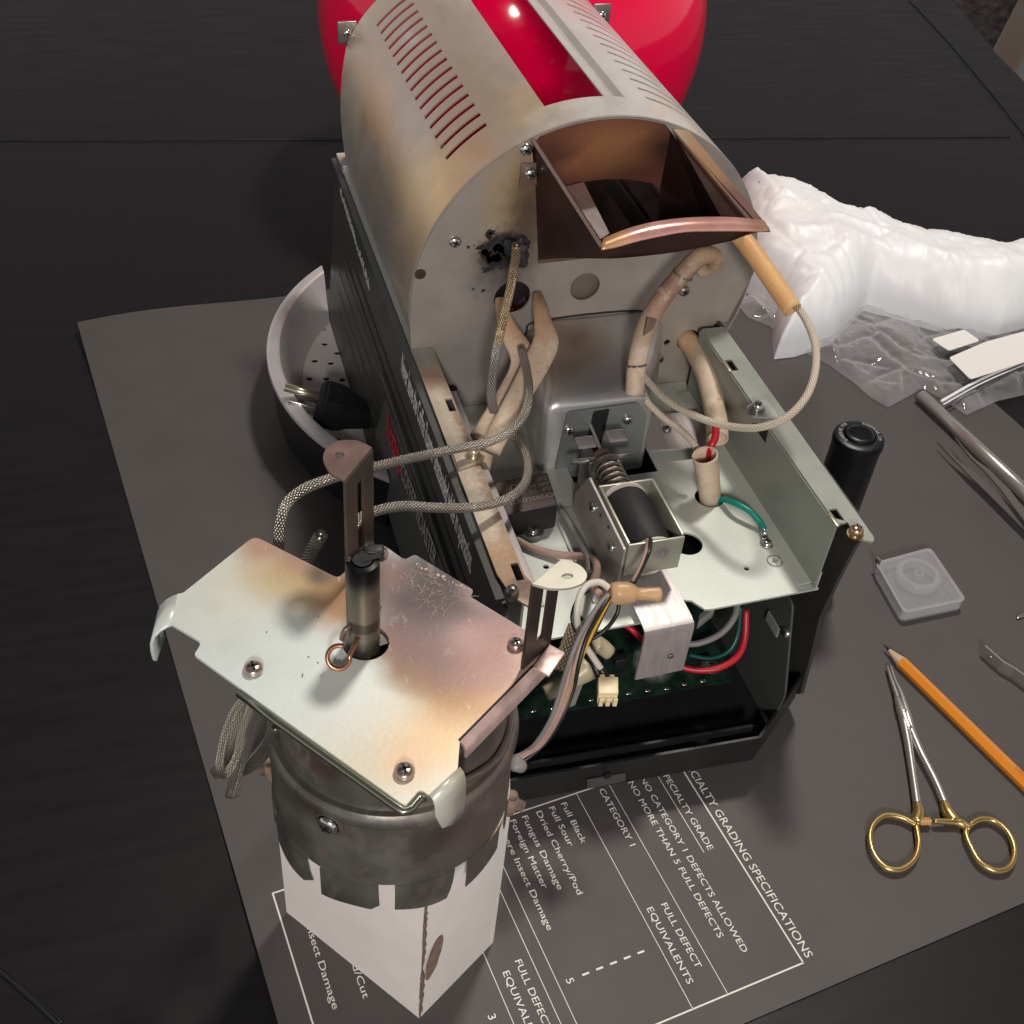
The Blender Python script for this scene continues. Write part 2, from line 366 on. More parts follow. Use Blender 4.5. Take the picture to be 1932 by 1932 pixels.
def screw(loc, nrm, r, m, parent, name='screw', cross=True, washer=0, h=None, rot=.4, lab=None):
    nrm = Vector(nrm).normalized(); h = h or r * .7; loc = Vector(loc)
    prof = [(r * .96, 0), (r, h * .25), (r * .93, h * .6), (r * .72, h * .88), (r * .4, h), (0, h * 1.02)]
    if washer: prof = [(r * washer, 0), (r * washer, h * .22), (r * .98, h * .24)] + [(a, b + h * .24) for a, b in prof]
    top = prof[-1][1]
    o = lathe(name, prof, loc, nrm, m, parent, 20, lab=lab)
    if cross:
        u = nrm.orthogonal().normalized(); u = u * math.cos(rot) + nrm.cross(u) * math.sin(rot); v = nrm.cross(u); me = o.data
        bm = bmesh.new(); bm.from_mesh(me); me.materials.append(T['dark'])
        for a, b in ((u, v), (v, u)):
            c0 = loc + nrm * (top * .93)
            q = [c0 + a * sx * r * .55 + b * sy * r * .13 + nrm * (dz * r * .12 - abs(sx) * r * .02) for dz in (0, 1) for sx, sy in ((-1, -1), (1, -1), (1, 1), (-1, 1))]
            bv = [bm.verts.new(x) for x in q]
            for f in ((4, 5, 6, 7), (0, 1, 5, 4), (1, 2, 6, 5), (2, 3, 7, 6), (3, 0, 4, 7)):
                nf = bm.faces.new([bv[i] for i in f]); nf.material_index = 1
        bm.to_mesh(me); bm.free()
    return o
HREF = {}
def text(name, s, p, xd, yd, width, cap, m, parent, thick=.0001, shear=0, lab=None, bold=0):
    """printed lettering: starts at p, runs along xd for width, capitals cap high along yd"""
    def conv(b):
        cu = bpy.data.curves.new('t', 'FONT'); cu.body = b; cu.size = 1; cu.resolution_u = 3; cu.extrude = 0; cu.shear = shear; cu.offset = bold
        t = bpy.data.objects.new('t', cu); C.objects.link(t); dg = bpy.context.evaluated_depsgraph_get()
        me = bpy.data.meshes.new_from_object(t.evaluated_get(dg)); bpy.data.objects.remove(t); bpy.data.curves.remove(cu); return me
    if 'H' not in HREF: q = conv('H'); HREF['H'] = max(v.co.y for v in q.vertices)
    me = conv(s); xs = [v.co.x for v in me.vertices]; x0, x1 = min(xs), max(xs)
    sx = width / (x1 - x0); sy = cap / HREF['H']; xd = Vector(xd).normalized(); yd = Vector(yd).normalized(); n = xd.cross(yd); p = Vector(p)
    for v in me.vertices: v.co = p + xd * (v.co.x - x0) * sx + yd * v.co.y * sy + n * thick
    me.materials.clear(); me.materials.append(m); me.name = name
    o = bpy.data.objects.new(name, me)
    if lab: o['label'] = lab
    return link(o, parent)
def strip(name, pts, wv, th, m, parent=None, lab=None, smooth=False):
    """bent sheet strip: path pts, width vector wv, thickness th"""
    P = [Vector(p) for p in pts]; wv = Vector(wv); V = []; F = []
    for i, p in enumerate(P):
        t = (P[min(i + 1, len(P) - 1)] - P[max(i - 1, 0)]).normalized(); n = t.cross(wv).normalized() * th / 2
        V += [p + n, p + n + wv, p - n + wv, p - n]
    for i in range(len(P) - 1):
        a = i * 4; b = a + 4
        for q in range(4): F.append((a + q, a + (q + 1) % 4, b + (q + 1) % 4, b + q))
    F += [(3, 2, 1, 0), tuple(len(V) - 4 + q for q in range(4))]
    o = mk(name, V, F, m, parent, smooth, lab=lab)
    bm = bmesh.new(); bm.from_mesh(o.data); bmesh.ops.recalc_face_normals(bm, faces=bm.faces); bm.to_mesh(o.data); bm.free()
    if smooth: sharp(o, 40)
    return o
# ================================================================== the room and the table
def rumple(nx, ny, lo, hi, fn):
    V = [Vector((lo[0] + (hi[0] - lo[0]) * i / nx, lo[1] + (hi[1] - lo[1]) * j / ny, 0)) for j in range(ny + 1) for i in range(nx + 1)]
    for v in V: v.z = fn(v)
    return V, [(j * (nx + 1) + i, j * (nx + 1) + i + 1, (j + 1) * (nx + 1) + i + 1, (j + 1) * (nx + 1) + i) for j in range(ny) for i in range(nx)]
ZF = -.74
T['carpet'] = mat('mottled_shag_carpet', (.155, .125, .128), .95, 0, 0, 1, .55, 28)
V, F = rumple(220, 200, (1.2, 1.6), (3.6, 4.2), lambda v: ZF + .03 + .022 * noise.noise(v * 16) + .012 * noise.noise(v * 45))
V2 = []
carp = struct(mk('carpet', V, F, T['carpet'], smooth=True))
q0, q1 = Z(1870, 30, ZF), Z(1932, 55, ZF)
struct(mk('floor', [(-6, -4, ZF), (9, -4, ZF), (9, 9, ZF), (-6, 9, ZF)], [(0, 1, 2, 3)], T['tile']))
# strip of wood between carpet and pale floor
a = Z(1905, 45, ZF + .05); b = Z(1863, 128, ZF + .05); d = (b - a).normalized(); nn = Vector((-d.y, d.x, 0))
if nn.x < 0: nn = -nn
struct(box('wood_edging', a - d * .9 + nn * -.01 + Vector((0, 0, -.03)), d * 2.4, nn * .085, (0, 0, .035), T['trim'], bev=.004))
struct(box('pale_floor_panel', a - d * .9 + nn * .075 + Vector((0, 0, -.03)), d * 2.4, nn * 1.6, (0, 0, .02), T['tile']))
# carpet stops at the strip
bm = bmesh.new(); bm.from_mesh(carp.data)
bmesh.ops.bisect_plane(bm, geom=bm.verts[:] + bm.edges[:] + bm.faces[:], plane_co=a, plane_no=nn, clear_outer=True); bm.to_mesh(carp.data); bm.free()
# oval table: edge measured at the far right, the rest runs on outside the picture
edge = [Z(px, py, 0) for px, py in ((1770, -40), (1794, 0), (1812, 18), (1830, 40), (1851, 66), (1876, 98), (1904, 125), (1932, 153), (1990, 215))]
out = [(-1.5, -.35), (-1.5, 1.95), (.2, 2.15), (.85, 2.0)] + [(e.x, e.y) for e in edge] + [(1.02, .9), (.95, .55), (.8, .1), (.55, -.35)]
out = rnd(out, .06, 3)
tb = thing('dining_table', 'large dark stained wooden table with rounded edge and inlaid grooves, under everything else', 'table', (0, .8, 0))
gr = [Z(px, py, 0) for px, py in ((1716, 0), (1800, 92), (1876, 183), (1932, 254), (2000, 345))]
flat2d(out, [], .03, hz(-.0151), 'table_top', T['table'], tb, bev=0)
T['groove'] = mat('table_groove', (.004, .004, .005), .5)
tube('groove', [(g.x, g.y, .0001) for g in gr], .0011, T['groove'], tb, 6)
tube('groove', [Z(-60, 1782, .0001), Z(0, 1833, .0001), Z(56, 1882, .0001), Z(111, 1934, .0001), Z(170, 1990, .0001)], .0011, T['groove'], tb, 6)
tube('groove', [Z(-5, 1826, .0), Z(56, 1875, .0), Z(118, 1930, .0)], .0006, T['groove'], tb, 6)
s0, s1 = Z(-200, 266, .0), Z(1905, 259, .0)
tube('leaf_joint', [s0, s0.lerp(s1, .5), s1], .0007, T['groove'], tb, 6)
for sx, sy in ((-1, .3), (-.9, 1.5), (.7, 1.6), (.5, .3)): lathe('leg', [(.03, -.7), (.045, -.4), (.03, -.1), (.05, -.031)], (sx, sy, -.03), (0, 0, 1), T['table'], tb, 16)
# ================================================================== the printed card
EX = Vector((.992, .127, 0)).normalized(); EY = Vector((-.127, .992, 0)).normalized()
def S(u, v, z=.0006): return EX * u + EY * v + Vector((0, 0, z))
sh = thing('printed_card', 'large matte black card with white coffee bean grading table printed on it', 'poster', S(.35, .48))
nx, ny = 60, 60
def lift(u, v):
    e = max(0, (v - .68) / .125); l = max(0, 1 - (u - .033) / .14)
    return .0008 + .006 * e * e * (1 + .35 * math.sin(u * 24)) + .0016 * l * max(0, 1 - abs(v - .27) / .12)
U0, U1, V0, V1 = .0331, .6748, .1607, .8052
V = []; F = []
for j in range(ny + 1):
    for i in range(nx + 1):
        u = U0 + (U1 - U0) * i / nx; v = V0 + (V1 - V0) * j / ny; V.append(S(u, v + (.003 * math.sin(u * 20) if j == ny else 0), lift(u, v)))
n1 = len(V); V += [p - Vector((0, 0, .0006)) for p in V]
for j in range(ny):
    for i in range(nx):
        q = (j * (nx + 1) + i, j * (nx + 1) + i + 1, (j + 1) * (nx + 1) + i + 1, (j + 1) * (nx + 1) + i); F.append(q); F.append(tuple(x + n1 for x in q[::-1]))
rim = [i for i in range(nx + 1)] + [j * (nx + 1) + nx for j in range(1, ny + 1)] + [ny * (nx + 1) + i for i in range(nx - 1, -1, -1)] + [j * (nx + 1) for j in range(ny - 1, 0, -1)]
for k in range(len(rim)): a_, b_ = rim[k], rim[(k + 1) % len(rim)]; F.append((b_, a_, a_ + n1, b_ + n1))
sharp(mk('card_sheet', V, F, T['sheet'], sh, True), 30)
ZT = .0022
def bar(p, q, wd):
    (u0, v0), (u1, v1) = p, q; d = Vector((u1 - u0, v1 - v0)).normalized(); n = Vector((-d.y, d.x)) * wd / 2; k = 24; Vv = []
    for i in range(k + 1):
        u = u0 + (u1 - u0) * i / k; v = v0 + (v1 - v0) * i / k
        Vv += [S(u + n.x, v + n.y, lift(u + n.x, v + n.y) + .00015), S(u - n.x, v - n.y, lift(u - n.x, v - n.y) + .00015)]
    mk('printed_rule', Vv, [(2 * i, 2 * i + 1, 2 * i + 3, 2 * i + 2) for i in range(k)], T['print'], sh)
bar((.0473, .2998), (.2723, .2998), .0008); bar((.0473, .1752), (.2727, .1752), .0008); bar((.2723, .1752), (.2723, .2998), .0008); bar((.0473, .1752), (.0473, .3002), .0008)
for u in (.2300, .2110, .1577, .1510, .1310): bar((u, .1752), (u, .2994), .00035)
bar((.2575, .2444), (.2575, .2955), .0004)
def tx(s, u, v0, v1, cap): 
    o = text('printed_line', s, S(u, v0, 0), -EY, EX, v0 - v1, cap, T['print'], sh)
    for v in o.data.vertices:
        uu = v.co.dot(EX); vv = v.co.dot(EY); v.co.z = lift(uu, vv) + .00016
tx('SPECIALTY GRADING SPECIFICATIONS', .2750, .3005, .1766, .0042)
tx('SPECIALTY GRADE', .2602, .2960, .2446, .0034)
tx('NO CATEGORY 1 DEFECTS ALLOWED', .2474, .2960, .1902, .0032)
tx('NO MORE THAN 5 FULL DEFECTS', .2402, .2960, .2010, .0032)
tx('CATEGORY 1', .2232, .2975, .2611, .0033)
tx('FULL DEFECT', .2223, .2268, .1916, .0033); tx('EQUIVALENTS', .2146, .2274, .1863, .0033)
for s, u, e in (('Full Black', .2005, .2714), ('Full Sour', .1935, .2723), ('Dried Cherry/Pod', .1860, .2463), ('Fungus Damage', .1780, .2521), ('Foreign Matter', .1712, .2554), ('Severe Insect Damage', .1642, .2345)): tx(s, u, .2968, e, .0031)
for u in (.1996, .1922, .1848, .1775, .1701): tx('1', u, .2090, .2080, .0036)
tx('5', .1618, .2094, .2070, .0036); tx('3', .1213, .2070, .2047, .0036)
tx('CATEGORY 2', .1435, .2975, .2611, .0033); tx('FULL DEFECT', .1432, .2262, .1908, .0033); tx('EQUIVALENTS', .1356, .2232, .1825, .0033)
tx('Broken/Chipped/Cut', .0716, .2968, .2346, .0031); tx('Slight Insect Damage', .0574, .2968, .2347, .0031)
# ================================================================== big red vessel behind the roaster
rv = thing('round_vessel', 'big glossy red round vessel standing behind the open steel drum shell', 'vessel', (.312, .978, 0))
r = .164; cz = .164
lathe('vessel_body', [(r * math.sin(t), cz - r * math.cos(t)) for t in [PI * i / 60 for i in range(3, 56)]] , (.312, .978, 0), (0, 0, 1), T['red'], rv, 96)
lathe('lid', [(r * math.sin(t) * 1.0, cz - r * math.cos(t) + .001) for t in [PI * i / 60 for i in range(55, 61)]], (.312, .978, 0), (0, 0, 1), T['red'], rv, 96)
# ================================================================== white bag, clear bag
def inpoly(x, y, P):
    c = False; k = len(P)
    for i in range(k):
        x0, y0 = P[i]; x1, y1 = P[i - 1]
        if (y0 > y) != (y1 > y) and x < (x1 - x0) * (y - y0) / (y1 - y0) + x0: c = not c
    return c
def lump(name, poly, hfn, m, parent, step=.0035, base=.001, label=None, closed=True):
    """rumpled sheet or lump over a ground polygon"""
    P = np.array(poly); lo = P.min(0) - step; hi = P.max(0) + step
    nx = int((hi[0] - lo[0]) / step) + 1; ny = int((hi[1] - lo[1]) / step) + 1
    gx, gy = np.meshgrid(lo[0] + np.arange(nx) * step, lo[1] + np.arange(ny) * step, indexing='ij')
    d = np.full(gx.shape, 9.); ix = np.zeros(gx.shape); iy = np.zeros(gx.shape); inside = np.zeros(gx.shape, bool)
    for i in range(len(P)):
        a = P[i - 1]; b = P[i]; ab = b - a; t = np.clip(((gx - a[0]) * ab[0] + (gy - a[1]) * ab[1]) / (ab @ ab + 1e-12), 0, 1)
        qx = a[0] + t * ab[0]; qy = a[1] + t * ab[1]; dd = np.hypot(gx - qx, gy - qy); k = dd < d; d[k] = dd[k]; ix[k] = qx[k]; iy[k] = qy[k]
        c = ((a[1] > gy) != (b[1] > gy)) & (gx < (b[0] - a[0]) * (gy - a[1]) / (b[1] - a[1] + 1e-12) + a[0]); inside ^= c
    near = (~inside) & (d < step * 1.5); gx = np.where(near, ix, gx); gy = np.where(near, iy, gy); ok = inside | near; dd = np.where(inside, d, 0)
    idx = {}; V = []
    def vid(i, j):
        if (i, j) not in idx: idx[(i, j)] = len(V); V.append(Vector((gx[i, j], gy[i, j], base + hfn(gx[i, j], gy[i, j], dd[i, j]))))
        return idx[(i, j)]
    F = []
    for i in range(nx - 1):
        for j in range(ny - 1):
            if ok[i, j] and ok[i + 1, j] and ok[i + 1, j + 1] and ok[i, j + 1] and (inside[i, j] or inside[i + 1, j] or inside[i + 1, j + 1] or inside[i, j + 1]):
                F.append((vid(i, j), vid(i + 1, j), vid(i + 1, j + 1), vid(i, j + 1)))
    return mk(name, V, F, m, parent, True)
def ridge(p, o=3):
    s = 0; a = 1
    for k in range(o): s += a * (1 - abs(noise.noise(p)) * 2.2); p = p * 2.1 + Vector((3.1, 1.7, .3)); a *= .5
    return s
bagtop = [Z(px, py, .038) for px, py in ((1395, 318), (1440, 322), (1462, 345), (1510, 350), (1560, 372), (1590, 392), (1640, 398), (1690, 418), (1760, 428), (1820, 442), (1880, 450), (1932, 444), (2030, 470))]
bagbot = [Z(px, py, .004) for px, py in ((2030, 640), (1932, 628), (1880, 640), (1800, 628), (1740, 612), (1690, 596), (1630, 580), (1600, 612), (1572, 640), (1540, 655), (1500, 668), (1462, 672), (1458, 640), (1460, 600), (1440, 572), (1408, 545), (1400, 520), (1380, 430))]
bp_ = [(p.x, p.y) for p in bagtop] + [(p.x, p.y) for p in bagbot]
def creases(x, y, k, seed, sharp_=.35):
    """a few long soft folds: distance to wandering lines"""
    p = Vector((x, y, seed)); wx = x + .035 * noise.noise(p * 9); wy = y + .035 * noise.noise(p * 9 + Vector((5, 5, 5)))
    v = noise.noise(Vector((wx * k[0] + wy * k[1], wx * k[2] + wy * k[3], seed))); return (1 - abs(v) * 2) if abs(v) < .5 else 0
def crumple(x, y, k, seed):
    """flat facets meeting in sharp ridges"""
    p = Vector((x * k[0] + y * k[1], x * k[2] + y * k[3], seed)); p = p + Vector((noise.noise(p * .7), noise.noise(p * .7 + Vector((4, 4, 4))), 0)) * .5
    d_ = noise.voronoi(p)[0]; return d_[0] - .55 * math.exp(-(d_[1] - d_[0]) * 7)
def bagh(x, y, d):
    p = Vector((x, y, 0)); low = min(1, max(0, (y - .61) / .09)); low = low * low * (3 - 2 * low)
    q_ = min(1, d / (.010 + .026 * low)); e = math.sqrt(max(0, 1 - (1 - q_) ** 2))
    big = (.054 + .010 * noise.noise(p * 11 + Vector((1, 2, 3)))) * (.24 + .76 * low)
    lo_ = .35 + .65 * math.exp(-d / .05)
    k = .0050 * creases(x, y, (22, 16, -9, 12), 2.5) + lo_ * .0100 * crumple(x, y, (30, 9, -8, 12), 1.5) + lo_ * .0060 * crumple(x, y, (64, 18, -18, 26), 6.5) + lo_ * .0024 * crumple(x, y, (130, 40, -40, 60), 3.5) - .006
    return e * (big + k)
bag = thing('white_plastic_bag', 'puffy rumpled white plastic bag lying right of the roaster on top of the clear bag', 'plastic bag', (.62, .8, 0))
lump('bag_skin', bp_, bagh, T['bag'], bag, .0020, .001)
# green print on the bag corner
pp = Z(1437, 346, .09)
for k in range(3): 
    b0 = Z(1431 + k * 6, 352 - k, .046); mk('print_mark', [b0, b0 + Vector((.0012, 0, 0)), b0 + Vector((.0022, .003, .004)), b0 + Vector((.001, .003, .004))], [(0, 1, 2, 3)], T['greyw'], bag)
cl = [Z(px, py, .001) for px, py in ((1405, 562), (1390, 575), (1410, 602), (1450, 618), (1500, 660), (1560, 690), (1610, 725), (1640, 752), (1674, 772), (1740, 736), (1778, 757), (1822, 786), (1880, 760), (1960, 742), (2030, 735), (2030, 560), (1800, 500), (1600, 480))]
cp_ = [(p.x, p.y) for p in cl]
def clearh(x, y, d):
    e = min(1, d / .012); p = Vector((x, y, 0))
    return .0006 + e * (.0010 + .0015 * noise.noise(p * 22 + Vector((3, 1, 8))) + .0085 * crumple(x, y, (24, 13, -15, 24), 1.5) + .0024 * crumple(x, y, (60, 30, -30, 52), 3.3))
cbag = thing('clear_zip_bag', 'crinkled clear plastic zip bag sticking out from under the white bag', 'plastic bag', (.6, .62, 0))
lump('bag_film', cp_, clearh, T['film'], cbag, .0018, .0022)
zs = [Z(px, py, .0125) for px, py in ((1891, 684), (1932, 665), (2000, 634))]
tube('zip_strip', [Z(1776, 757, .010), Z(1850, 716, .012), Z(1932, 681, .013), Z(2010, 650, .013)], .0012, T['bag'], cbag, 8)
tube('zip_strip', [Z(1780, 763, .010), Z(1852, 723, .012), Z(1932, 688, .013), Z(2010, 657, .013)], .0006, T['bag'], cbag, 8)
def quadz(name, pts, z, m, parent, th=.0006):
    P = [Z(a, b, z) for a, b in pts]; c = rnd([(p.x, p.y) for p in P], .003, 4)
    return flat2d(c, [], th, hz(z), name, m, parent)
tag(quadz('paper_label', ((1790, 675), (1831, 716), (1990, 665), (1990, 610), (1860, 645)), .0165, T['label'], None), 'blank white paper label lying in the clear bag beside its zip strip', 'label')
tag(quadz('paper_label', ((1757, 640), (1790, 662), (1849, 643), (1819, 622)), .0160, T['label'], None), 'white paper label half under the white bag, nearest the steel tube', 'label')
# ================================================================== small tools on the right
def dia(pa, pb, r): return (pb - pa)
# steel tube
ta = Z(1737, 747, .0055); tbp = Z(2010, 1000, .0055)
t = thing('steel_tube', 'long polished steel tube running from the clear bag off the right edge', 'tube', ta)
tube('tube_body', [ta, tbp], .0052, T['tool'], t, 20, 2, hollow=.0008)
0 and tube('collar', [ta.lerp(tbp, -.004), ta.lerp(tbp, .03)], .0056, T['tooldk'], t, 20, 2)
# tweezers
tw = thing('tweezers', 'fine pointed steel tweezers lying next to the steel tube', 'tweezers', Z(1860, 930, 0))
def arm(pts, z0, wd):
    P = [Z(px, py, z0) for px, py in pts]; V = []; F = []
    for i, p in enumerate(P):
        q = P[min(i + 1, len(P) - 1)] - P[max(i - 1, 0)]; q.normalize(); n = Vector((-q.y, q.x, 0)) * wd[i] / 2
        V += [p + n, p - n, p - n + Vector((0, 0, .0012)), p + n + Vector((0, 0, .0012))]
    for i in range(len(P) - 1):
        for q in range(4): F.append((i * 4 + q, i * 4 + (q + 1) % 4, i * 4 + 4 + (q + 1) % 4, i * 4 + 4 + q))
    F += [(3, 2, 1, 0), tuple(len(V) - 4 + q for q in range(4))]
    o = mk('arm', V, F, T['tooldk'], tw); bm = bmesh.new(); bm.from_mesh(o.data); bmesh.ops.recalc_face_normals(bm, faces=bm.faces); bm.to_mesh(o.data); bm.free()
arm([(1770, 836), (1792, 860), (1812, 878), (1835, 898), (1870, 930), (1905, 965), (1975, 1035)], .006, [.0006, .0012, .0030, .0062, .0075, .0075, .007])
arm([(1801, 827), (1815, 845), (1835, 868), (1862, 890), (1895, 925), (1940, 985), (1985, 1040)], .010, [.0006, .0010, .0022, .0045, .0062, .0065, .006])
# bent steel strip with a hole, at the right edge
bt = thing('bent_steel_strip', 'bent steel strip with a round hole, right of the pencil', 'tool', Z(1880, 1240, 0))
pts = [Z(1859, 1217, .010), Z(1893, 1247, .010), Z(1915, 1262, .009), Z(1935, 1292, .004), Z(1990, 1350, .004)]
d0 = (pts[1] - pts[0]).normalized(); nrm0 = Vector((d0.y, -d0.x, 0))
strip('strip_body', [Vector((p_.x, p_.y, .0098)) for p_ in pts], Vector((0, 0, -.0088)), .0014, T['tool'], bt)
pc = pts[0].lerp(pts[1], .42); pc.z = .0055; nq = (pts[1] - pts[0]).cross(Vector((0, 0, -1))).normalized()
if nq.dot(CAM - pc) < 0: nq = -nq
lathe('rivet', [(.0013, .0005), (.0013, .0011), (0, .0012)], pc, nq, T['chrome'], bt, 16)
ps = thing('steel_pin', 'short pointed steel pin at the right edge just above the bent strip', 'pin', Z(1925, 1163, 0))
tube('pin_body', [Z(1919, 1166, .002), Z(1930, 1161, .002), Z(1960, 1150, .002)], [.0007, .0012, .0016], T['chrome'], ps, 10, 4)
# pencil
pa = Z(1668, 1217, .0045); pb = Z(2010, 1552, .0040); dd = (pb - pa).normalized(); L = (pb - pa).length
pn = thing('pencil', 'sharpened orange wooden pencil, its point towards the roaster', 'pencil', pa)
def hexrod(name, s0, s1, r0, r1, m, n=6):
    return lathe(name, [(0, s0), (r0, s0), (r1, s1), (0, s1)], pa, dd, m, pn, n, smooth=(n > 8))
hexrod('graphite_point', 0, .0045, .0002, .0011, T['lead'], 12)
hexrod('bare_wood_cone', .0044, .0150, .0010, .0036, T['wood'], 12)
hexrod('painted_barrel', .0148, L, .0037, .0039, T['pencil'], 6)
mk_ = Z(1915, 1448, .0085)
text('imprint', 'USA', mk_, dd, Vector((-dd.y, dd.x, 0)), .007, .0013, T['redw'], pn)
# needle holder with gold rings
hm = thing('needle_holder', 'small surgical needle holder with gold finger rings and an orange marked ratchet', 'needle holder', Z(1740, 1480, 0))
zh = .0042
P_ = lambda px, py, z=zh: Z(px, py, z)
tube('jaw', [P_(1674, 1256), P_(1681, 1280), P_(1692, 1312), P_(1703, 1352), P_(1712, 1375)], [.0007, .0011, .0017, .0026, .0024], T['tool'], hm, 12, flat=[1, 1, 1, .8, .8])
tube('jaw', [P_(1680, 1256, .0048), P_(1688, 1282, .0052), P_(1700, 1310, .0056), P_(1712, 1348, .0058), P_(1722, 1380, .005)], [.0007, .0010, .0016, .0024, .0020], T['tool'], hm, 12, flat=[1, 1, 1, .8, .8])
lathe('pivot_screw', [(.0013, 0), (.0013, .0006), (0, .0008)], P_(1706, 1340, .0072), (0, 0, 1), T['chrome'], hm, 16)
tube('box_lock', [P_(1693, 1316, .0048), P_(1703, 1342, .0048), P_(1716, 1378, .0046)], [.0020, .0036, .0030], T['tool'], hm, 14, flat=[.8, .75, .8])
tube('shank', [P_(1703, 1350), P_(1713, 1400), P_(1722, 1460), P_(1731, 1522)], [.0028, .0025, .0022, .0023], T['tool'], hm, 12)
tube('shank', [P_(1716, 1372), P_(1737, 1420), P_(1765, 1475), P_(1783, 1518)], [.0027, .0024, .0022, .0023], T['tool'], hm, 12)
tube('gold_shank_end', [P_(1730, 1516), P_(1733, 1534), P_(1728, 1552)], [.0024, .0032, .0036], T['gold'], hm, 12)
tube('gold_shank_end', [P_(1781, 1514), P_(1788, 1532), P_(1800, 1550)], [.0024, .0032, .0036], T['gold'], hm, 12)
def ringat(c, pts, r, name='finger_ring'):
    Q = [P_(*p) for p in pts]; Q = catmull(Q + Q[:1], 8)
    rr = [r] * len(Q)
    tube(name, [q for q in Q], r, T['gold'], hm, 12, 0, flat=None)
ringat(0, [(1728, 1556), (1700, 1542), (1669, 1539), (1647, 1556), (1641, 1583), (1650, 1614), (1672, 1637), (1700, 1640), (1724, 1622), (1733, 1592)], .0016)
ringat(0, [(1830, 1556), (1850, 1546), (1876, 1549), (1902, 1572), (1914, 1605), (1905, 1635), (1880, 1643), (1850, 1628), (1832, 1600), (1822, 1572)], .0016)
tube('ratchet_arm', [P_(1727, 1552), P_(1742, 1550), P_(1757, 1549)], [.0024, .0018, .0014], T['gold'], hm, 10)
tube('ratchet_arm', [P_(1762, 1549, .0055), P_(1785, 1550, .005), P_(1810, 1552), P_(1830, 1565)], [.0013, .0018, .0026, .0022], T['gold'], hm, 10)
for k in range(5): tube('orange_thread', [P_(1736 + k * 4, 1543, .0048), P_(1739 + k * 4, 1549, .0066), P_(1739 + k * 4, 1556, .0045)], .0006, T['sleeveor'], hm, 6)
# clear plastic case
zc = .010
cs = thing('plastic_case', 'small square clear plastic case holding a frosted coil', 'case', Z(1735, 1100, 0))
cpx = [(1655, 1068), (1748, 1036), (1762, 1042), (1816, 1124), (1812, 1136), (1712, 1152), (1700, 1146)]
base = rnd([(p.x, p.y) for p in (Z(1652, 1062, zc), Z(1755, 1034, zc), Z(1822, 1132, zc), Z(1706, 1156, zc))], .004, 5)
flat2d(base, [], .0012, hz(.0014), 'case_base', T['case'], cs)
inn = [tuple(Vector(p).lerp(Vector(((sum(q[0] for q in base) / len(base)), sum(q[1] for q in base) / len(base))), .09)) for p in base]
flat2d(base, [inn], .0075, hz(.0062), 'case_rim', T['casering'], cs)
flat2d(inn, [], .0008, hz(.0098), 'case_lid', T['case'], cs)
tube('rim_edge', [(x_, y_, .0100) for x_, y_ in base + base[:1]], .0005, T['casering'], cs, 8, 0)
cc = Z(1733, 1083, .008)
lathe('coil_ring', [(.0100, -.004), (.0140, -.004), (.0145, 0), (.0135, .0012), (.0105, .0012), (.0100, -.004)], cc, (0, 0, 1), T['casering'], cs, 40)
lathe('hub', [(.0025, -.005), (.0032, -.005), (.0032, .0014), (.0020, .0014), (.0020, -.005)], cc, (0, 0, 1), T['casering'], cs, 24)
box('spring_end', Z(1650, 1060, .009), (.0018, .0005, 0), (.0005, -.0035, 0), (0, 0, .004), T['tooldk'], cs)
# flashlight, standing on its head behind the right panel
zt = .125; fc = Z(1622, 822, zt); fc2 = (fc.x, fc.y, 0)
fl = thing('flashlight', 'black metal flashlight standing upright on its head behind the right panel', 'flashlight', fc2)
lathe('flashlight_body', [(0, 0), (.0165, 0), (.0170, .004), (.0170, .03), (.0142, .040), (.0140, .118), (.0145, .120), (.0147, .122)], fc2, (0, 0, 1), T['flash'], fl, 48)
lathe('tail_ring', [(.0147, .1215), (.0143, .1248), (.0128, .1256), (.0092, .1254), (.0088, .1240)], fc2, (0, 0, 1), T['flash'], fl, 48)
bt_ = lathe('tail_button', [(.0088, .1238), (.0082, .1262), (.0070, .1270), (0, .1271)], fc2, (0, 0, 1), T['flash'], fl, 32)
for k in range(11):
    yy = -.0055 + k * .0011; hw = math.sqrt(max(0, .0066 ** 2 - yy * yy)); bx('button_rib', (fc.x - hw, fc.y + yy - .0002, .1264), (fc.x + hw, fc.y + yy + .0002, .1275), T['flash'], fl)
s_ = 'FOR USE'; ringt = [(c, 205 - i * 8) for i, c in enumerate('SUREFIRE FOR')] + [(c, 60 - i * 8) for i, c in enumerate('SUREFIRE.COM')]
T['ink2'] = mat('tail_ring_ink', (.5, .49, .45), .5)
for c, ad in ringt:
    if c == ' ': continue
    a = math.radians(ad - 5); p = Vector((fc.x + .0102 * math.cos(a), fc.y + .0102 * math.sin(a), .12585)); tdir = Vector((math.sin(a), -math.cos(a), 0)); od = Vector((math.cos(a), math.sin(a), 0))
    text('tail_letter', c, p, tdir, od, .0011 if c != 'I' else .0004, .0019, T['ink2'], fl)
# ================================================================== roaster
CX, CZ, RR, YB, YR = .2257, .1773, .1023, .53, .775
ro = thing('coffee_roaster', 'opened coffee roaster with heat stained steel drum shell, bare metal floor and loose wires', 'coffee roaster', (.2257, .53, 0))
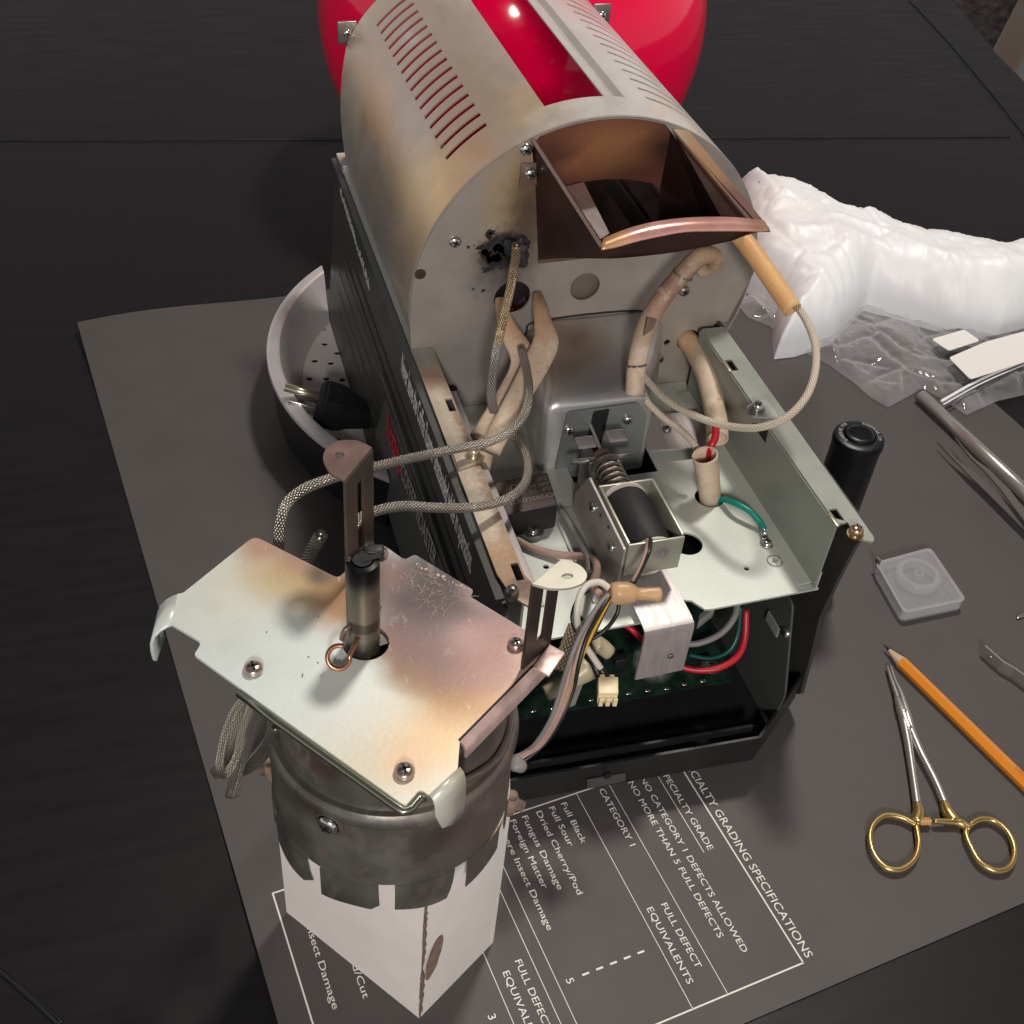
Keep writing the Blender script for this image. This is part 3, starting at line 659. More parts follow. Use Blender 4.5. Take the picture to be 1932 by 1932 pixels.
# --- drum shell: real slots and window cut through the rolled sheet
def shell():
    ths = set(range(-128, 129, 2)); ys = set()
    slots = []
    for i in range(16):
        y = .5615 + i * .01225; slots.append((-48.5, -33.0, y - .0005, y + .0036))
        slots.append((17.0, 42, y - .0045, y - .0015))
    win = (-16, 2, .553, .730)
    for s in slots + [win]: ths.update((s[0], s[1])); ys.update((s[2], s[3]))
    ths.update((3.8, 4.4, 8.5, 9.1)); ys.update((.5525, .5545, .722, .725))
    ths = sorted(ths); ys = sorted(ys | {YB + .0008, YR} | {YB + .0008 + .02 * k for k in range(1, 10)})
    V = []; F = []
    for t in ths:
        for y in ys:
            r = RR - .0006
            if 4.3 < t < 8.6 and .554 < y: r -= .0042
            a = math.radians(t); yr = float(np.interp(abs(t), (62, 92, 128), (YR, .728, .705))); yy = y if y < .70 else .70 + (y - .70) * (yr - .70) / (YR - .70)
            V.append(Vector((CX + r * math.sin(a), yy, CZ + r * math.cos(a))))
    ny = len(ys)
    for i in range(len(ths) - 1):
        for j in range(ny - 1):
            tm = (ths[i] + ths[i + 1]) / 2; ym = (ys[j] + ys[j + 1]) / 2
            if any(s[0] < tm < s[1] and s[2] < ym < s[3] for s in slots) or (win[0] < tm < win[1] and win[2] < ym < win[3]): continue
            F.append((i * ny + j, i * ny + j + 1, (i + 1) * ny + j + 1, (i + 1) * ny + j))
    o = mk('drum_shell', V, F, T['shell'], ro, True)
    m = o.modifiers.new('t', 'SOLIDIFY'); m.thickness = .0008; m.offset = -1
    dg = bpy.context.evaluated_depsgraph_get(); me = bpy.data.meshes.new_from_object(o.evaluated_get(dg)); o.modifiers.clear(); me.name = 'drum_shell'; o.data = me
    sharp(o, 40); return o
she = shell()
def on(th, y, dr=0): a = math.radians(th); return Vector((CX + (RR + dr) * math.sin(a), y, CZ + (RR + dr) * math.cos(a)))
brown = (.20, .130, .090); gold = (.66, .46, .25); orange = (.66, .33, .14); blue = (.42, .44, .46); pinkc = (.34, .25, .21); pale = (.55, .54, .47)
stain(T['shell'], [  # golds on the left: heat tint, brightened to paint a reflected highlight
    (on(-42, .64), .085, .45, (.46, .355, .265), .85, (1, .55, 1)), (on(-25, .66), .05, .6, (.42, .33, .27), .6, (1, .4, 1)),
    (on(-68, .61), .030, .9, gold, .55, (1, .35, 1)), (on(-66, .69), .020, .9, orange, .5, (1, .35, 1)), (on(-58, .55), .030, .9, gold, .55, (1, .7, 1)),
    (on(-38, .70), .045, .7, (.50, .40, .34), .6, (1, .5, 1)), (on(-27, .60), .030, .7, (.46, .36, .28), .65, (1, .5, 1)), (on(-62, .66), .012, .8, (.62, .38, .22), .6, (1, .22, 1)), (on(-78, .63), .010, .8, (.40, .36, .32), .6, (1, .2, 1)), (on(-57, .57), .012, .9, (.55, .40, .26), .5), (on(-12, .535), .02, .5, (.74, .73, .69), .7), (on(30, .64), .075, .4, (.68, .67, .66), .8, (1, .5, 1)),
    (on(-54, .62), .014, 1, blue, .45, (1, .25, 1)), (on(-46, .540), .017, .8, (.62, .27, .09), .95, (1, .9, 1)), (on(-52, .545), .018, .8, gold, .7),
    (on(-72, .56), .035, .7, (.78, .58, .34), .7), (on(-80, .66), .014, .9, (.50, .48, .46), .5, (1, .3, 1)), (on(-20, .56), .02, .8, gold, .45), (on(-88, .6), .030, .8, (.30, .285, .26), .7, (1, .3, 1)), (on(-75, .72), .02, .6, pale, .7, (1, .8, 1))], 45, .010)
patina(T['shell'], (.40, .31, .24), 16, .48, .64, .45, (1, .45, 1), 3); patina(T['shell'], (.62, .42, .24), 16, .50, .68, .50, (1, .35, 1), 9, 4); patina(T['shell'], (.46, .45, .44), 20, .50, .68, .35, (1, .5, 1), 5)
patina(T['shell'], (.40, .34, .29), 420, .60, .72, .14, (1, 1, 1), 1, 2); patina(T['shell'], (.72, .71, .68), 12, .60, .72, .5, (1, .6, 1), 14)
# tabs with screws on the rear rim
for px, py, sx in ((655, 61, -1), (1134, 27, 1)):
    p = Y(px, py, YR + .002)
    bx('rim_tab', (p.x - .0065, YR + .0005, p.z - .0075), (p.x + .0065, YR + .0024, p.z + .0075), T['tooldk'], ro, .0008)
    screw((p.x, YR + .0004, p.z), (0, -1, 0), .0030, T['chrome'], ro)
# --- bulkhead
arc = [(CX + RR * math.sin(a), CZ + RR * math.cos(a)) for a in [math.radians(t) for t in range(-90, 91, 3)]]
outl = arc + [(.3275, .178), (.3184, .147), (.3100, .146), (.3100, .104), (.129, .104), (.1245, .150)]
bho = []
def hole(px, py, r, n=24):
    p = Y(px, py, YB); return circ(p.x, p.z, r, n)
bho.append(hole(966, 560, .0105)); bho.append(hole(1103, 540, .0088)); bho.append(hole(1297, 640, .0072)); bho.append(hole(1258, 645, .0021, 12))
Ap, Bp, Ep = Y(1006, 262, YB), Y(1268, 243, YB), Y(1014, 486, YB)
arcT = lambda t, dr=.0012: (CX + (RR - dr) * math.sin(math.radians(t)), CZ + (RR - dr) * math.cos(math.radians(t)))
bho.append([(Ap.x - .0005, Ap.z - .004)] + [arcT(t) for t in range(-22, 20, 3)] + [(Bp.x + .001, Bp.z - .003), (.295, .2230), (.290, .208), (Ep.x + .002, Ep.z + .003)])
fy = lambda yy: (lambda a, b, t: Vector((a, yy + t, b)))
bulk = flat2d(outl, bho, .0012, fy(YB), 'bulkhead', T['bulk'], ro)
goop = Y(962, 468, YB)
stain(T['bulk'], [((.178, .53, .232), .018, .7, (.46, .31, .15), .8, (1, 1, .55)), ((.186, .53, .225), .012, .7, (.06, .035, .025), .85, (1, 1, .45)),
                  ((.150, .53, .226), .022, .7, (.40, .36, .32), .5), ((goop.x - .006, .53, goop.z - .001), .0115, .30, (.010, .010, .011), .95), ((goop.x - .004, .53, goop.z - .014), .012, .8, (.03, .032, .035), .7, (.7, 1, .8)),
                  ((.30, .53, .150), .028, .8, (.58, .50, .38), .5), ((.24, .53, .192), .04, .8, (.38, .355, .33), .6)], 170, .006)
_h = Y(793, 517, YB - .0007); lathe('blind_hole', [(.0031, 0), (.0031, .0002), (.0024, .0003), (0, .0002)], _h, (0, -1, 0), T['dkbronze'], bulk, 20)
patina(T['bulk'], (.26, .235, .22), 14, .46, .68, .45, (1, 1, 1), 4, 3); patina(T['bulk'], (.42, .39, .36), 18, .52, .72, .4, (1, 1, .6), 8); patina(T['bulk'], (.22, .20, .19), 500, .62, .74, .15, (1, 1, 1), 2, 2)
for px, py, m in ((992, 281, 'chrome'), (1000, 327, 'chrome'), (858, 455, 'chrome'), (1290, 548, 'tooldk'), (852, 735, 'dkbronze')):
    p = Y(px, py, YB - .0022 if py == 327 else YB - .0007); screw(p, (0, -1, 0), .0034, T[m], bulk, h=.0026)
p = Y(1000, 326, YB); bx('screw_tab', (p.x - .0058, YB - .0021, p.z - .0062), (p.x + .0060, YB - .0008, p.z + .0062), T['brbr'], bulk, .0004)
# soot and putty round the sensor
def flake(c, s_, n=9):
    V = [c + Vector((s_ * random.uniform(.45, 1.5) * math.cos(2 * PI * j / n), 0, s_ * random.uniform(.45, 1.5) * math.sin(2 * PI * j / n))) for j in range(n)]
    V += [c + (v - c) * .7 + Vector((0, -.00025, 0)) for v in V]
    mk('soot_flake', V, [tuple(range(n, 2 * n))] + [(j, (j + 1) % n, n + (j + 1) % n, n + j) for j in range(n)], T['sootf'] if 'sootf' in T else T.setdefault('sootf', mat('black_soot_flake', (.010, .008, .008), .6)), bulk)
for k in range(46):
    a = random.gauss(3.35, .55); d = abs(random.gauss(.010, .0045)); flake(Vector((goop.x + d * math.cos(a) * 1.15, YB - .0007, goop.z + d * math.sin(a) * .95)), max(.0004, random.uniform(.0009, .0038) * (1.25 - d * 40)))
for px, py, q in ((938, 470, .0030), (925, 478, .0022), (930, 490, .0020), (945, 480, .0034), (915, 470, .0013), (948, 462, .0026), (925, 505, .0016), (912, 548, .0007), (893, 545, .0005)): flake(Y(px, py, YB - .0007), q * 1.5)
def blob(name, c, r, m, parent, amp=.35, fr=160, sc=(1, 1, 1)):
    bm = bmesh.new(); bmesh.ops.create_icosphere(bm, subdivisions=4, radius=1)
    c = Vector(c)
    for v in bm.verts:
        d = v.co.copy(); k = r * (1 + amp * noise.noise(d * r * fr + c * 50)); v.co = c + Vector((d.x * sc[0], d.y * sc[1], d.z * sc[2])) * k
    me = bpy.data.meshes.new(name); bm.to_mesh(me); bm.free(); me.materials.append(m)
    for q in me.polygons: q.use_smooth = True
    return link(bpy.data.objects.new(name, me), parent)
blob('sensor_putty', (goop.x + .003, YB - .002, goop.z), .0068, T['soot'], ro, .5, 320, (1.0, .55, 1.15))
blob('sensor_putty', (goop.x + .004, YB - .003, goop.z - .005), .0046, T['soot'], ro, .5, 320, (1.1, .8, 1.1))
lathe('cartridge_end', [(.0103, .006), (.0103, .0005), (.009, 0), (0, 0)], (Y(966, 560, YB).x, YB + .006, Y(966, 560, YB).z), (0, 1, 0), T['dark'], ro, 24)
# --- chute
Dp = Z(1138, 466, .243); Cp = Z(1438, 432, .243); D2 = Y(1143, 488, Dp.y + .001); C2 = Y(1385, 453, Cp.y + .001); Fp = Y(1375, 452, YB); Fp = Vector((.296, YB, .206))
def quad(name, pts, th, m, parent, lab=None):
    P = [Vector(p) for p in pts]; n = (P[1] - P[0]).cross(P[2] - P[0]).normalized() * th; k = len(P)
    V = P + [p + n for p in P]
    F = [tuple(range(k))[::-1], tuple(range(k, 2 * k))] + [(i, (i + 1) % k, k + (i + 1) % k, k + i) for i in range(k)]
    return mk(name, V, F, m, parent, lab=lab)
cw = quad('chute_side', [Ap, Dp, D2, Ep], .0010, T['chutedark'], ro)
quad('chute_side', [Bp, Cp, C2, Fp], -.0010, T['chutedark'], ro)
V = []; F = []; k = 10   # curved bottom
for i in range(k + 1):
    t = i / k; s = -.0035 * math.sin(PI * t)
    V += [D2.lerp(C2, t) + Vector((0, 0, s * .6)), Ep.lerp(Fp, t) + Vector((0, 0, s))]
for i in range(k): F.append((2 * i, 2 * i + 2, 2 * i + 3, 2 * i + 1))
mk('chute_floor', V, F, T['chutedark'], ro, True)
# back plate running from the top of the mouth down into the drum, lower edge an arc
V = []; F = []; k = 12
lowL, lowR = Y(1073, 406, YB + .040), Y(1300, 372, YB + .034)
low = [Y(px, py, YB + .036) for px, py in ((1060, 400), (1098, 396), (1085 + 30, 388), (1140, 382), (1170, 379), (1200, 381), (1225, 386), (1250, 395), (1262, 400))]
arcn = [(1072, 405), (1095, 397), (1120, 390), (1148, 386), (1175, 385), (1200, 387), (1225, 391), (1243, 397), (1256, 404)]
low = [Y(px, py - 46 if 0 else py, YB + .036) for px, py in [(1068, 351), (1092, 345), (1117, 341), (1142, 338), (1168, 338), (1192, 339), (1212, 342), (1231, 346), (1246, 350)]]
topc = [Vector((arcT(-23.5 + 43.0 * i / 8, .0010)[0], YB + .0012, arcT(-23.5 + 43.0 * i / 8, .0010)[1])) for i in range(9)]
V = topc + low; F = [(i, i + 1, 10 + i, 9 + i) for i in range(8)]
mk('chute_back', V, F, T['copper'], ro, True)
# inner side wings reaching into the drum
mk('chute_wing', [low[-1], Bp + Vector((0, .001, 0)), Fp + Vector((.004, .001, 0)), Y(1243, 460, YB + .05)], [(0, 1, 2, 3)], T['chutedark'], ro)
# rims turned outwards
def rimstrip(name, a, b, wv, m):
    return strip(name, [a, a.lerp(b, .5), b], wv, .0012, m, ro)
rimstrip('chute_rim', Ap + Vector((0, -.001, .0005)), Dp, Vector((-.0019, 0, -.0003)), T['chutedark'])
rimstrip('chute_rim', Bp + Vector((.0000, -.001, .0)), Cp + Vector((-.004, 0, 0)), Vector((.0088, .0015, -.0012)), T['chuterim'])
# inner light strip down the left of the mouth (folded lining)
tl = [Y(px, py, yy) for px, py, yy in ((1098, 347, YB + .03), (1140, 346, YB + .03))]
mk('lining', [Y(1068, 351, .556), Y(1101, 343, .556), Y(1150, 440, Dp.y + .012), Y(1131, 452, Dp.y + .006)], [(0, 1, 2, 3)], T['alum'], ro)
# curved front lip
V = []; F = []; k = 24
lipt = [(1138, 452), (1165, 440), (1200, 428), (1240, 419), (1290, 413), (1340, 411), (1390, 412), (1440, 418)]
lipb = [(1134, 473), (1165, 467), (1200, 457), (1240, 448), (1290, 439), (1340, 437), (1390, 437), (1452, 438)]
lt = catmull([Y(a, b, Dp.y + (Cp.y - Dp.y) * i / 7 + .004) for i, (a, b) in enumerate(lipt)], 4); lb = catmull([Y(a, b, Dp.y + (Cp.y - Dp.y) * i / 7 - .003) for i, (a, b) in enumerate(lipb)], 4)
V = lt + lb; n = len(lt); F = [(i, i + 1, n + i + 1, n + i) for i in range(n - 1)]
mk('chute_lip', V, F, T['lip'], ro, True).modifiers.new('t', 'SOLIDIFY').thickness = .0010
lb2 = [p + Vector((0, .004, -.001)) for p in lb]; dn = catmull([Y(a, b, Dp.y + (Cp.y - Dp.y) * i / 7 + .002) for i, (a, b) in enumerate([(1145, 488), (1170, 487), (1205, 484), (1240, 479), (1285, 472), (1330, 464), (1362, 458), (1388, 450)])], 4)
mk('lip_apron', lb2 + dn, [(i, i + 1, n + i + 1, n + i) for i in range(n - 1)], T['chutedark'], ro, True)
stain(T['lip'], [(lt[0], .010, .7, (.65, .38, .16), .9), (lt[-1], .012, .7, (.40, .24, .13), .8), (lt[14], .006, .8, (.35, .15, .16), .5)], 90, .004)
stain(T['copper'], [((.232, .545, .250), .024, .8, (.72, .33, .17), .95), ((.205, .54, .25), .012, .8, (.09, .045, .04), .6), ((.27, .54, .25), .016, .8, (.07, .045, .042), .9)], 60, .006)  # bright orange middle paints the lit part of the copper
stain(T['chuterim'], [(Bp.lerp(Cp, .35), .02, .8, (.30, .17, .085), .9), (Bp, .010, .8, (.34, .26, .18), .9), (Ap.lerp(Dp, .2), .02, .7, (.10, .05, .045), .9), (Bp.lerp(Cp, .85), .02, .7, (.16, .085, .08), .9), (Ap.lerp(Dp, .8), .018, .7, (.22, .17, .15), .9)], 90, .004)
box('hinge_strip', Y(1014, 492, YB - .001), (.031, 0, .0008), (0, -.003, 0), (0, 0, .0022), T['brbr'], ro)
# inside of the drum: dark back with a drum rail seen through the chute
lathe('drum_liner', [(.080, .02), (.080, .19)], (CX, YB, CZ), (0, 1, 0), T['tooldk'], ro, 40, a0=PI * .5 + 1.35, a1=PI * 1.5 + 1.0) if 0 else None
V = []; F = []
for i in range(25):
    a = math.radians(100 + i * (160 / 24)); V += [Vector((CX + .096 * math.sin(a), YB + .006, CZ + .096 * math.cos(a))), Vector((CX + .096 * math.sin(a), YR - .012, CZ + .096 * math.cos(a)))]
for i in range(24): F.append((2 * i, 2 * i + 2, 2 * i + 3, 2 * i + 1))
mk('drum_trough', V, F, T['dkbronze'], ro, True)
a_ = [(CX + .097 * math.sin(math.radians(t)), CZ + .097 * math.cos(math.radians(t))) for t in range(107, 254, 6)]
flat2d(a_, [], .001, fy(YR - .012), 'added_rear_blocker', T['dkbronze'], ro)  # added sheet, blocks the red vessel so the drum looks dark inside
tube('heater_rod', [(.20, YB + .01, .150), (.20, YR - .01, .150)], .004, T['tooldk'], ro, 12, 1)
tube('heater_rod', [(.245, YB + .01, .140), (.245, YR - .01, .140)], .004, T['tooldk'], ro, 12, 1)
_h = Y(1103, 540, YB); T['dull'] = mat('dull_inner_sheet', (.17, .145, .12), .5, .3); bx('inner_sheet', (_h.x - .013, YB + .004, _h.z - .013), (_h.x + .013, YB + .005, _h.z + .013), T['dull'], ro)
tube('joint_line', [(CX + (RR - .0004) * math.sin(math.radians(t)), YB - .0003, CZ + (RR - .0004) * math.cos(math.radians(t))) for t in range(-92, 22, 3)], .00035, T['dkbronze'], ro, 6, 1)
# --- floor plate with its holes
fl_out = [(.133, .3455), (.226, .3462), (.2262, .3560), (.2300, .3545), (.2345, .3475), (.238, .3470), (.2985, .3485), (.2985, .529), (.133, .529)]
fh = [circ(.2702, .4251, .0082), circ(.2435, .3934, .0085), circ(.2674, .3696, .0015, 12), circ(.1652, .3923, .0016, 12), circ(.1708, .3551, .0021, 12), [(.200, .4515), (.2502, .4515), (.2510, .4735), (.2510, .500), (.200, .500)]]
flo = flat2d(fl_out, fh, .0012, hz(.105), 'floor_plate', T['zinc'], ro)
stain(T['zinc'], [((.15, .38, .105), .03, .9, (.30, .32, .29), .5), ((.19, .47, .105), .05, .8, (.20, .19, .175), .6), ((.275, .40, .105), .02, .9, (.42, .44, .39), .4)], 40, .01)
strip('floor_upstand', [(.2972, .349, .105), (.2972, .349, .117)], (0, .17, 0), .001, T['zinc'], ro)
strip('floor_step', [(.2885, .352, .1058), (.2885, .352, .1066), (.2972, .352, .1072)], (0, .165, 0), .0006, T['zinc'], ro)
bx('floor_pip', (.2868, .3905, .105), (.2892, .3922, .1095), T['zinc'], flo, .0004)
# step plate behind the right hole
sp = rnd([tuple(Z(px, py, .112)[:2]) for px, py in ((1218, 838), (1228, 851), (1300, 846), (1345, 840), (1335, 775), (1225, 785))], .002)
flat2d(sp, [], .0012, hz(.112), 'raised_plate', T['alum'], ro)
# front skirt folded down at the left, right bracket to side
0 and strip('floor_fold', [(.133, .3452, .1046), (.133, .3448, .1000)], (.0, 0, 0) if 0 else (.0925, .0008, 0), .001, T['zinc'], ro)
# --- right rail: wall + flange with slots
def rail(side, m, mw):
    s = 1 if side > 0 else -1
    if s > 0:
        xi, xo, y0, y1 = .2962, .3110, .3370, .5195
    else:
        xi, xo, y0, y1 = .1365, .1245, .3330, .768
    lo, hi = min(xi, xo), max(xi, xo)
    mid = (xi + xo) / 2
    hs = []
    if s > 0:
        for px, py in ((1383, 690), (1573, 976)):
            p = Z(px, py, .15); hs.append([(xi + .0008, p.y - .0052), (xi + .0052, p.y - .0052), (xi + .0052, p.y + .0052), (xi + .0008, p.y + .0052)])
        ol = rnd([(xi, y0 + .017), (xi + .006, y0 + .013), (xi + .0055, y0 + .001), (xo - .003, y0 - .003), (xo - .001, y0), (xo, y1), (xi, y1)], .0015, 3)
    else:
        for px, py in ((735, 517), (826, 768), (945, 1085)):
            p = Z(px, py, .15); hs.append([(xi - .0008, p.y - .0055), (xi - .0045, p.y - .0055), (xi - .0045, p.y + .0055), (xi - .0008, p.y + .0055)])
        ol = rnd([(xi, y0 + .015), (xi + .0025, y0 + .008), (xi + .0035, y0 - .001), (xi - .003, y0 - .005), (xi - .009, y0 + .003), (xo, y0 + .018), (xo, y1), (xi, y1)], .0015, 3)
    f = flat2d(ol, hs, .0012, hz(.150), 'rail_flange', m, ro)
    wl = strip('rail_wall', [(xi, y0 + .012, .1495), (xi, y0 + .012, .105)], (0, (y1 if s > 0 else .529) - y0 - .012, 0), .0012, mw, ro)
    return f, wl
T['ledge'] = mat('pinkish_grey_ledge', (.34, .30, .30), .45, .2); bx('rail_ledge', (.1372, .3400, .1355), (.1450, .505, .1367), T['ledge'], ro, .0003)
rf, rw = rail(1, T['railgrey'], T['railgrey'])
lf, lw_ = rail(-1, T['rust'], T['railgrey'])
T['rust'].node_tree.nodes['Principled BSDF'].inputs['Metallic'].default_value = .1
rs = (.14, .062, .030)
stain(T['rust'], [((.130, .63, .15), .13, .15, (.28, .29, .27), 1, (1, 1, 1)), ((.1255, .44, .15), .006, .9, rs, .55, (1, .08, 1)), ((.1365, .43, .15), .0045, .9, (.20, .10, .05), .9, (1, .05, 1)),
                  ((.130, .352, .15), .016, .5, (.40, .24, .13), .9, (1, .7, 1)), ((.134, .341, .15), .006, .7, (.16, .10, .07), .9), ((.128, .500, .15), .010, .6, (.34, .21, .15), .9)], 260, .005)
p = Z(965, 1125, .152); screw(p, (0, 0, 1), .0034, T['tooldk'], lf, h=.006)
p = Z(1613, 1008, .1508); screw(p, (0, 0, 1), .0036, T['brass'], rf, h=.0042, washer=1.15)
# ear tabs on the rails with washer screws
def ear(px, py, s, m, scr):
    c = Z(px, py, .1512); pts = [(c.x + s * .0095, c.y - .0085), (c.x + s * .0095, c.y + .0085)] + [(c.x + .0056 * math.cos(t), c.y + .0056 * math.sin(t)) for t in ([math.radians(a) for a in (range(100, 261, 16) if s > 0 else range(80, -81, -16))])]
    f = flat2d(pts, [], .0012, hz(.1515), 'ear_tab', m, ro)
    screw((c.x, c.y, .1521), (0, 0, 1), .0032, scr, f, h=.0042, washer=1.35)
for px, py in ((1372, 692), (1562, 983)):
    p = Z(px, py, .150); bx('slot_tab', (.2952, p.y - .0052, .1500), (.2972, p.y + .0048, .1510), T['brasspale'], rf, .0003)
for px, py in ((1442, 758),): pass
mk('wall_cutout', [X(1418, 798, .2954), X(1452, 800, .2954), X(1444, 836, .2954)], [(0, 1, 2)], T['dark'], rw)
ear(1427, 776, 1, T['steel'], T['chrome']); ear(893, 862, -1, T['rust'], T['brasspale'])
# --- outer black panels
def lean(a, b, t=0):      # left panel: a = along y, b = height
    k = (.147 - b) / .132; return Vector((.1240 - .008 * k - t, a, b))
n_l = (Vector((0, 1, 0)).cross(lean(0, .015) - lean(0, .147))).normalized()
def LP(px, py, off=0): 
    q = PL(px, py, (.1240 - off, 0, .147), n_l); return q
prof_l = [(.333, .147), (.3365, .128), (.330, .060), (.333, .03), (.345, .014), (.766, .014), (.768, .020), (.764, .147)]
lpn = flat2d(prof_l, [], .0016, lambda a, b, t: lean(a, b, t), 'side_panel', T['blackp'], ro, lab='left side panel with white warning text')
T['blackm'] = mat('black_panel_groove', (.016, .0165, .016), .5)
# pressed ridges
for k, (b0, b1) in enumerate(((.1090, .1110), (.0980, .1000))):
    box('pressed_ridge', lean(.360, b0, .0008), (0, .39, 0), lean(0, b1, .0008) - lean(0, b0, .0008), (-.0007, 0, 0), T['blackm'], ro, .0003)
for k in range(4):
    b0 = .090 - k * .014; box('pressed_line', lean(.575 + k * .008, b0, .0008), (0, .16 - .01 * k, 0), lean(0, b0 + .0005, 0) - lean(0, b0, 0), (-.0004, 0, 0), T['blackl'] if 'blackl' in T else T.setdefault('blackl', mat('panel_line', (.062, .062, .058), .4)), ro)
# raised ledge beside the badge plate
box('panel_ledge', lean(.345, .0945, .0008), (0, .235, 0), lean(0, .1000, 0) - lean(0, .0945, 0), (-.0032, 0, 0), T['blackp'], ro, .0006)
# badge plate
ba = LP(734, 749); 
bd = [(.5676, .0885), (.352, .0885), (.352, .022), (.600, .018)]
T['badge'] = mat('dark_grey_badge_plate', (.078, .082, .074), .42, 0, .06, 800)
bdo = flat2d(rnd(bd, .001, 2), [], .0012, lambda a, b, t: lean(a, b, t + .0016), 'badge_plate', T['badge'], ro)
T['silver'] = mat('silver_print', (.72, .72, .68), .5); T['redp'] = mat('red_print', (.62, .010, .03), .5); T['greyp'] = mat('grey_print', (.34, .34, .32), .5)
ydir = (lean(0, .147) - lean(0, .015)).normalized()
# text on the panel reads towards the camera (-y)
def ptext(s, px0, py0, px1, py1, cap, m, off, drop=0, shear=0):
    a = LP(px0, py0, off); b = LP(px1, py1, off); d = (b - a); d.x = 0
    return text('printed_line', s, a - ydir * drop, d, ydir, d.length, cap, m, ro, .0002, shear=shear, bold=.022)
ptext('Never leave the Coffee Roaster unattended while in operation.', 757, 697, 887, 1080, .0135, T['silver'], .0010, .0010, .10)
ptext('COFFEE ROASTER', 757, 898, 822, 1075, .0125, T['greyp'], .0026, 0)
lg = ptext('hottop', 729, 818, 757, 898, .0185, T['redp'], .0026, 0, .2)
# worn, unreadable line of print further back
for k in range(46):
    t = k / 46; a = LP(641 + t * 56, 365 + t * 187, .0010); hgt = random.uniform(.0030, .0075); o_ = random.uniform(0, .0015)
    mk('worn_print', [a + ydir * o_, a + Vector((0, -.0016, 0)) + ydir * (o_ + .0003), a + Vector((0, -.0018, 0)) + ydir * (o_ + hgt), a + Vector((0, -.0002, 0)) + ydir * (o_ + hgt * .8)], [(0, 1, 2, 3)], T['silver'], ro)
# panel upper edge seen as a thin grey line
strip('panel_edge', [(.1246, .338, .1478), (.1206, .338, .1474)], (0, .428, 0), .001, T['ingrey'] if 'ingrey' in T else T.setdefault('ingrey', mat('dark_grey_bracket', (.085, .092, .090), .42, .3, .05, 500)), ro)
# right outer panel
prof_r = [(.345, .148), (.349, .131), (.3518, .1056), (.3541, .0744), (.3500, .050), (.3464, .019), (.352, .012), (.766, .012), (.766, .148)]
flat2d(prof_r, [], .0022, lambda a, b, t: Vector((.3122 - .0010 * (.148 - b) / .132 + t, a, b)), 'side_panel', T['blackp'], ro, lab='right side panel')
# rear cross piece, low
bx('rear_panel', (.132, .760, .014), (.312, .763, .060), T['black'], ro)
# rear left corner bracket seen above the panel
p = Z(656, 318, .152); box('corner_bracket', (p.x - .004, p.y - .004, .150), (.008, 0, 0), (0, .010, 0), (0, 0, .006), T['steel'], ro, .0006)
0 and tube('red_lead', [Y(675, 352, .70), Y(690, 372, .66), Y(703, 395, .63)], .0010, T['redw'], ro, 8)
# --- underside: pan, front lip with chamfered corner, pcb
bpn = [(.117, .764), (.117, .330), (.125, .3195), (.267, .3150), (.3085, .3480), (.3120, .3520), (.3120, .764)]
flat2d(bpn, [], .0012, hz(.015), 'bottom_pan', T['black'], ro)
def wallseg(name, a, b, z0, z1, m, lab=None): 
    a = Vector((a[0], a[1], z0)); b = Vector((b[0], b[1], z0)); n = Vector((-(b - a).y, (b - a).x, 0)).normalized() * .0015
    return box(name, a, b - a, n, (0, 0, z1 - z0), m, ro, lab=lab)
wallseg('front_lip', (.1255, .3185), (.2665, .3140), .0145, .034, T['black']); wallseg('front_lip', (.2670, .3142), (.3083, .3472), .0148, .034, T['black'])
wallseg('front_lip_fold', (.1255, .326), (.2660, .3215), .030, .0345, T['black'])
fe = Y(1140, 1462, .316); 
quad('lip_tab', [Y(1108, 1472, .3155), Y(1180, 1459, .3155), Y(1180, 1474, .3155), Y(1108, 1488, .3155)], .0006, T['tooldk'], ro)
p = Y(1146, 1464, .3140); lathe('lip_hole', [(.0022, 0), (.0022, .0003), (0, .0003)], p, (0, -1, 0), T['dark'], ro, 16)
for k in range(4):
    fx = (.150, .270)[k % 2]; fy_ = (.37, .72)[k // 2]; lathe('foot', [(.009, 0), (.010, .004), (.009, .0144)], (fx, fy_, 0), (0, 0, 1), T['black'], ro, 20)
# dark grey inner side bracket on the right
ib = [X(px, py, .283) for px, py in ((1455, 1128), (1490, 1136), (1478, 1309), (1442, 1388))]
T['ingrey'] = mat('dark_grey_bracket', (.085, .092, .090), .42, .3, .05, 500)
insd = flat2d(rnd([(.362, .100), (.3455, .100), (.3275, .049), (.3290, .022), (.345, .0175), (.420, .0175), (.440, .06), (.440, .100)], .003, 3), [], .0012, lambda a, b, t: Vector((.284 + t, a, b)), 'side_bracket', T['ingrey'], ro)
q = X(1476, 1122, .2832); box('bracket_tab', X(1447, 1168, .2825), (0, -.013, 0), (0, 0, .0065), (-.001, 0, 0), T['steel'], insd)
screw(X(1484, 1194, .2830), (-1, 0, .2), .0030, T['chrome'], insd)
box('bracket_tab', X(1402, 1365, .2825), (0, -.006, 0), (0, -.002, .005), (-.001, 0, 0), T['steel'], insd)
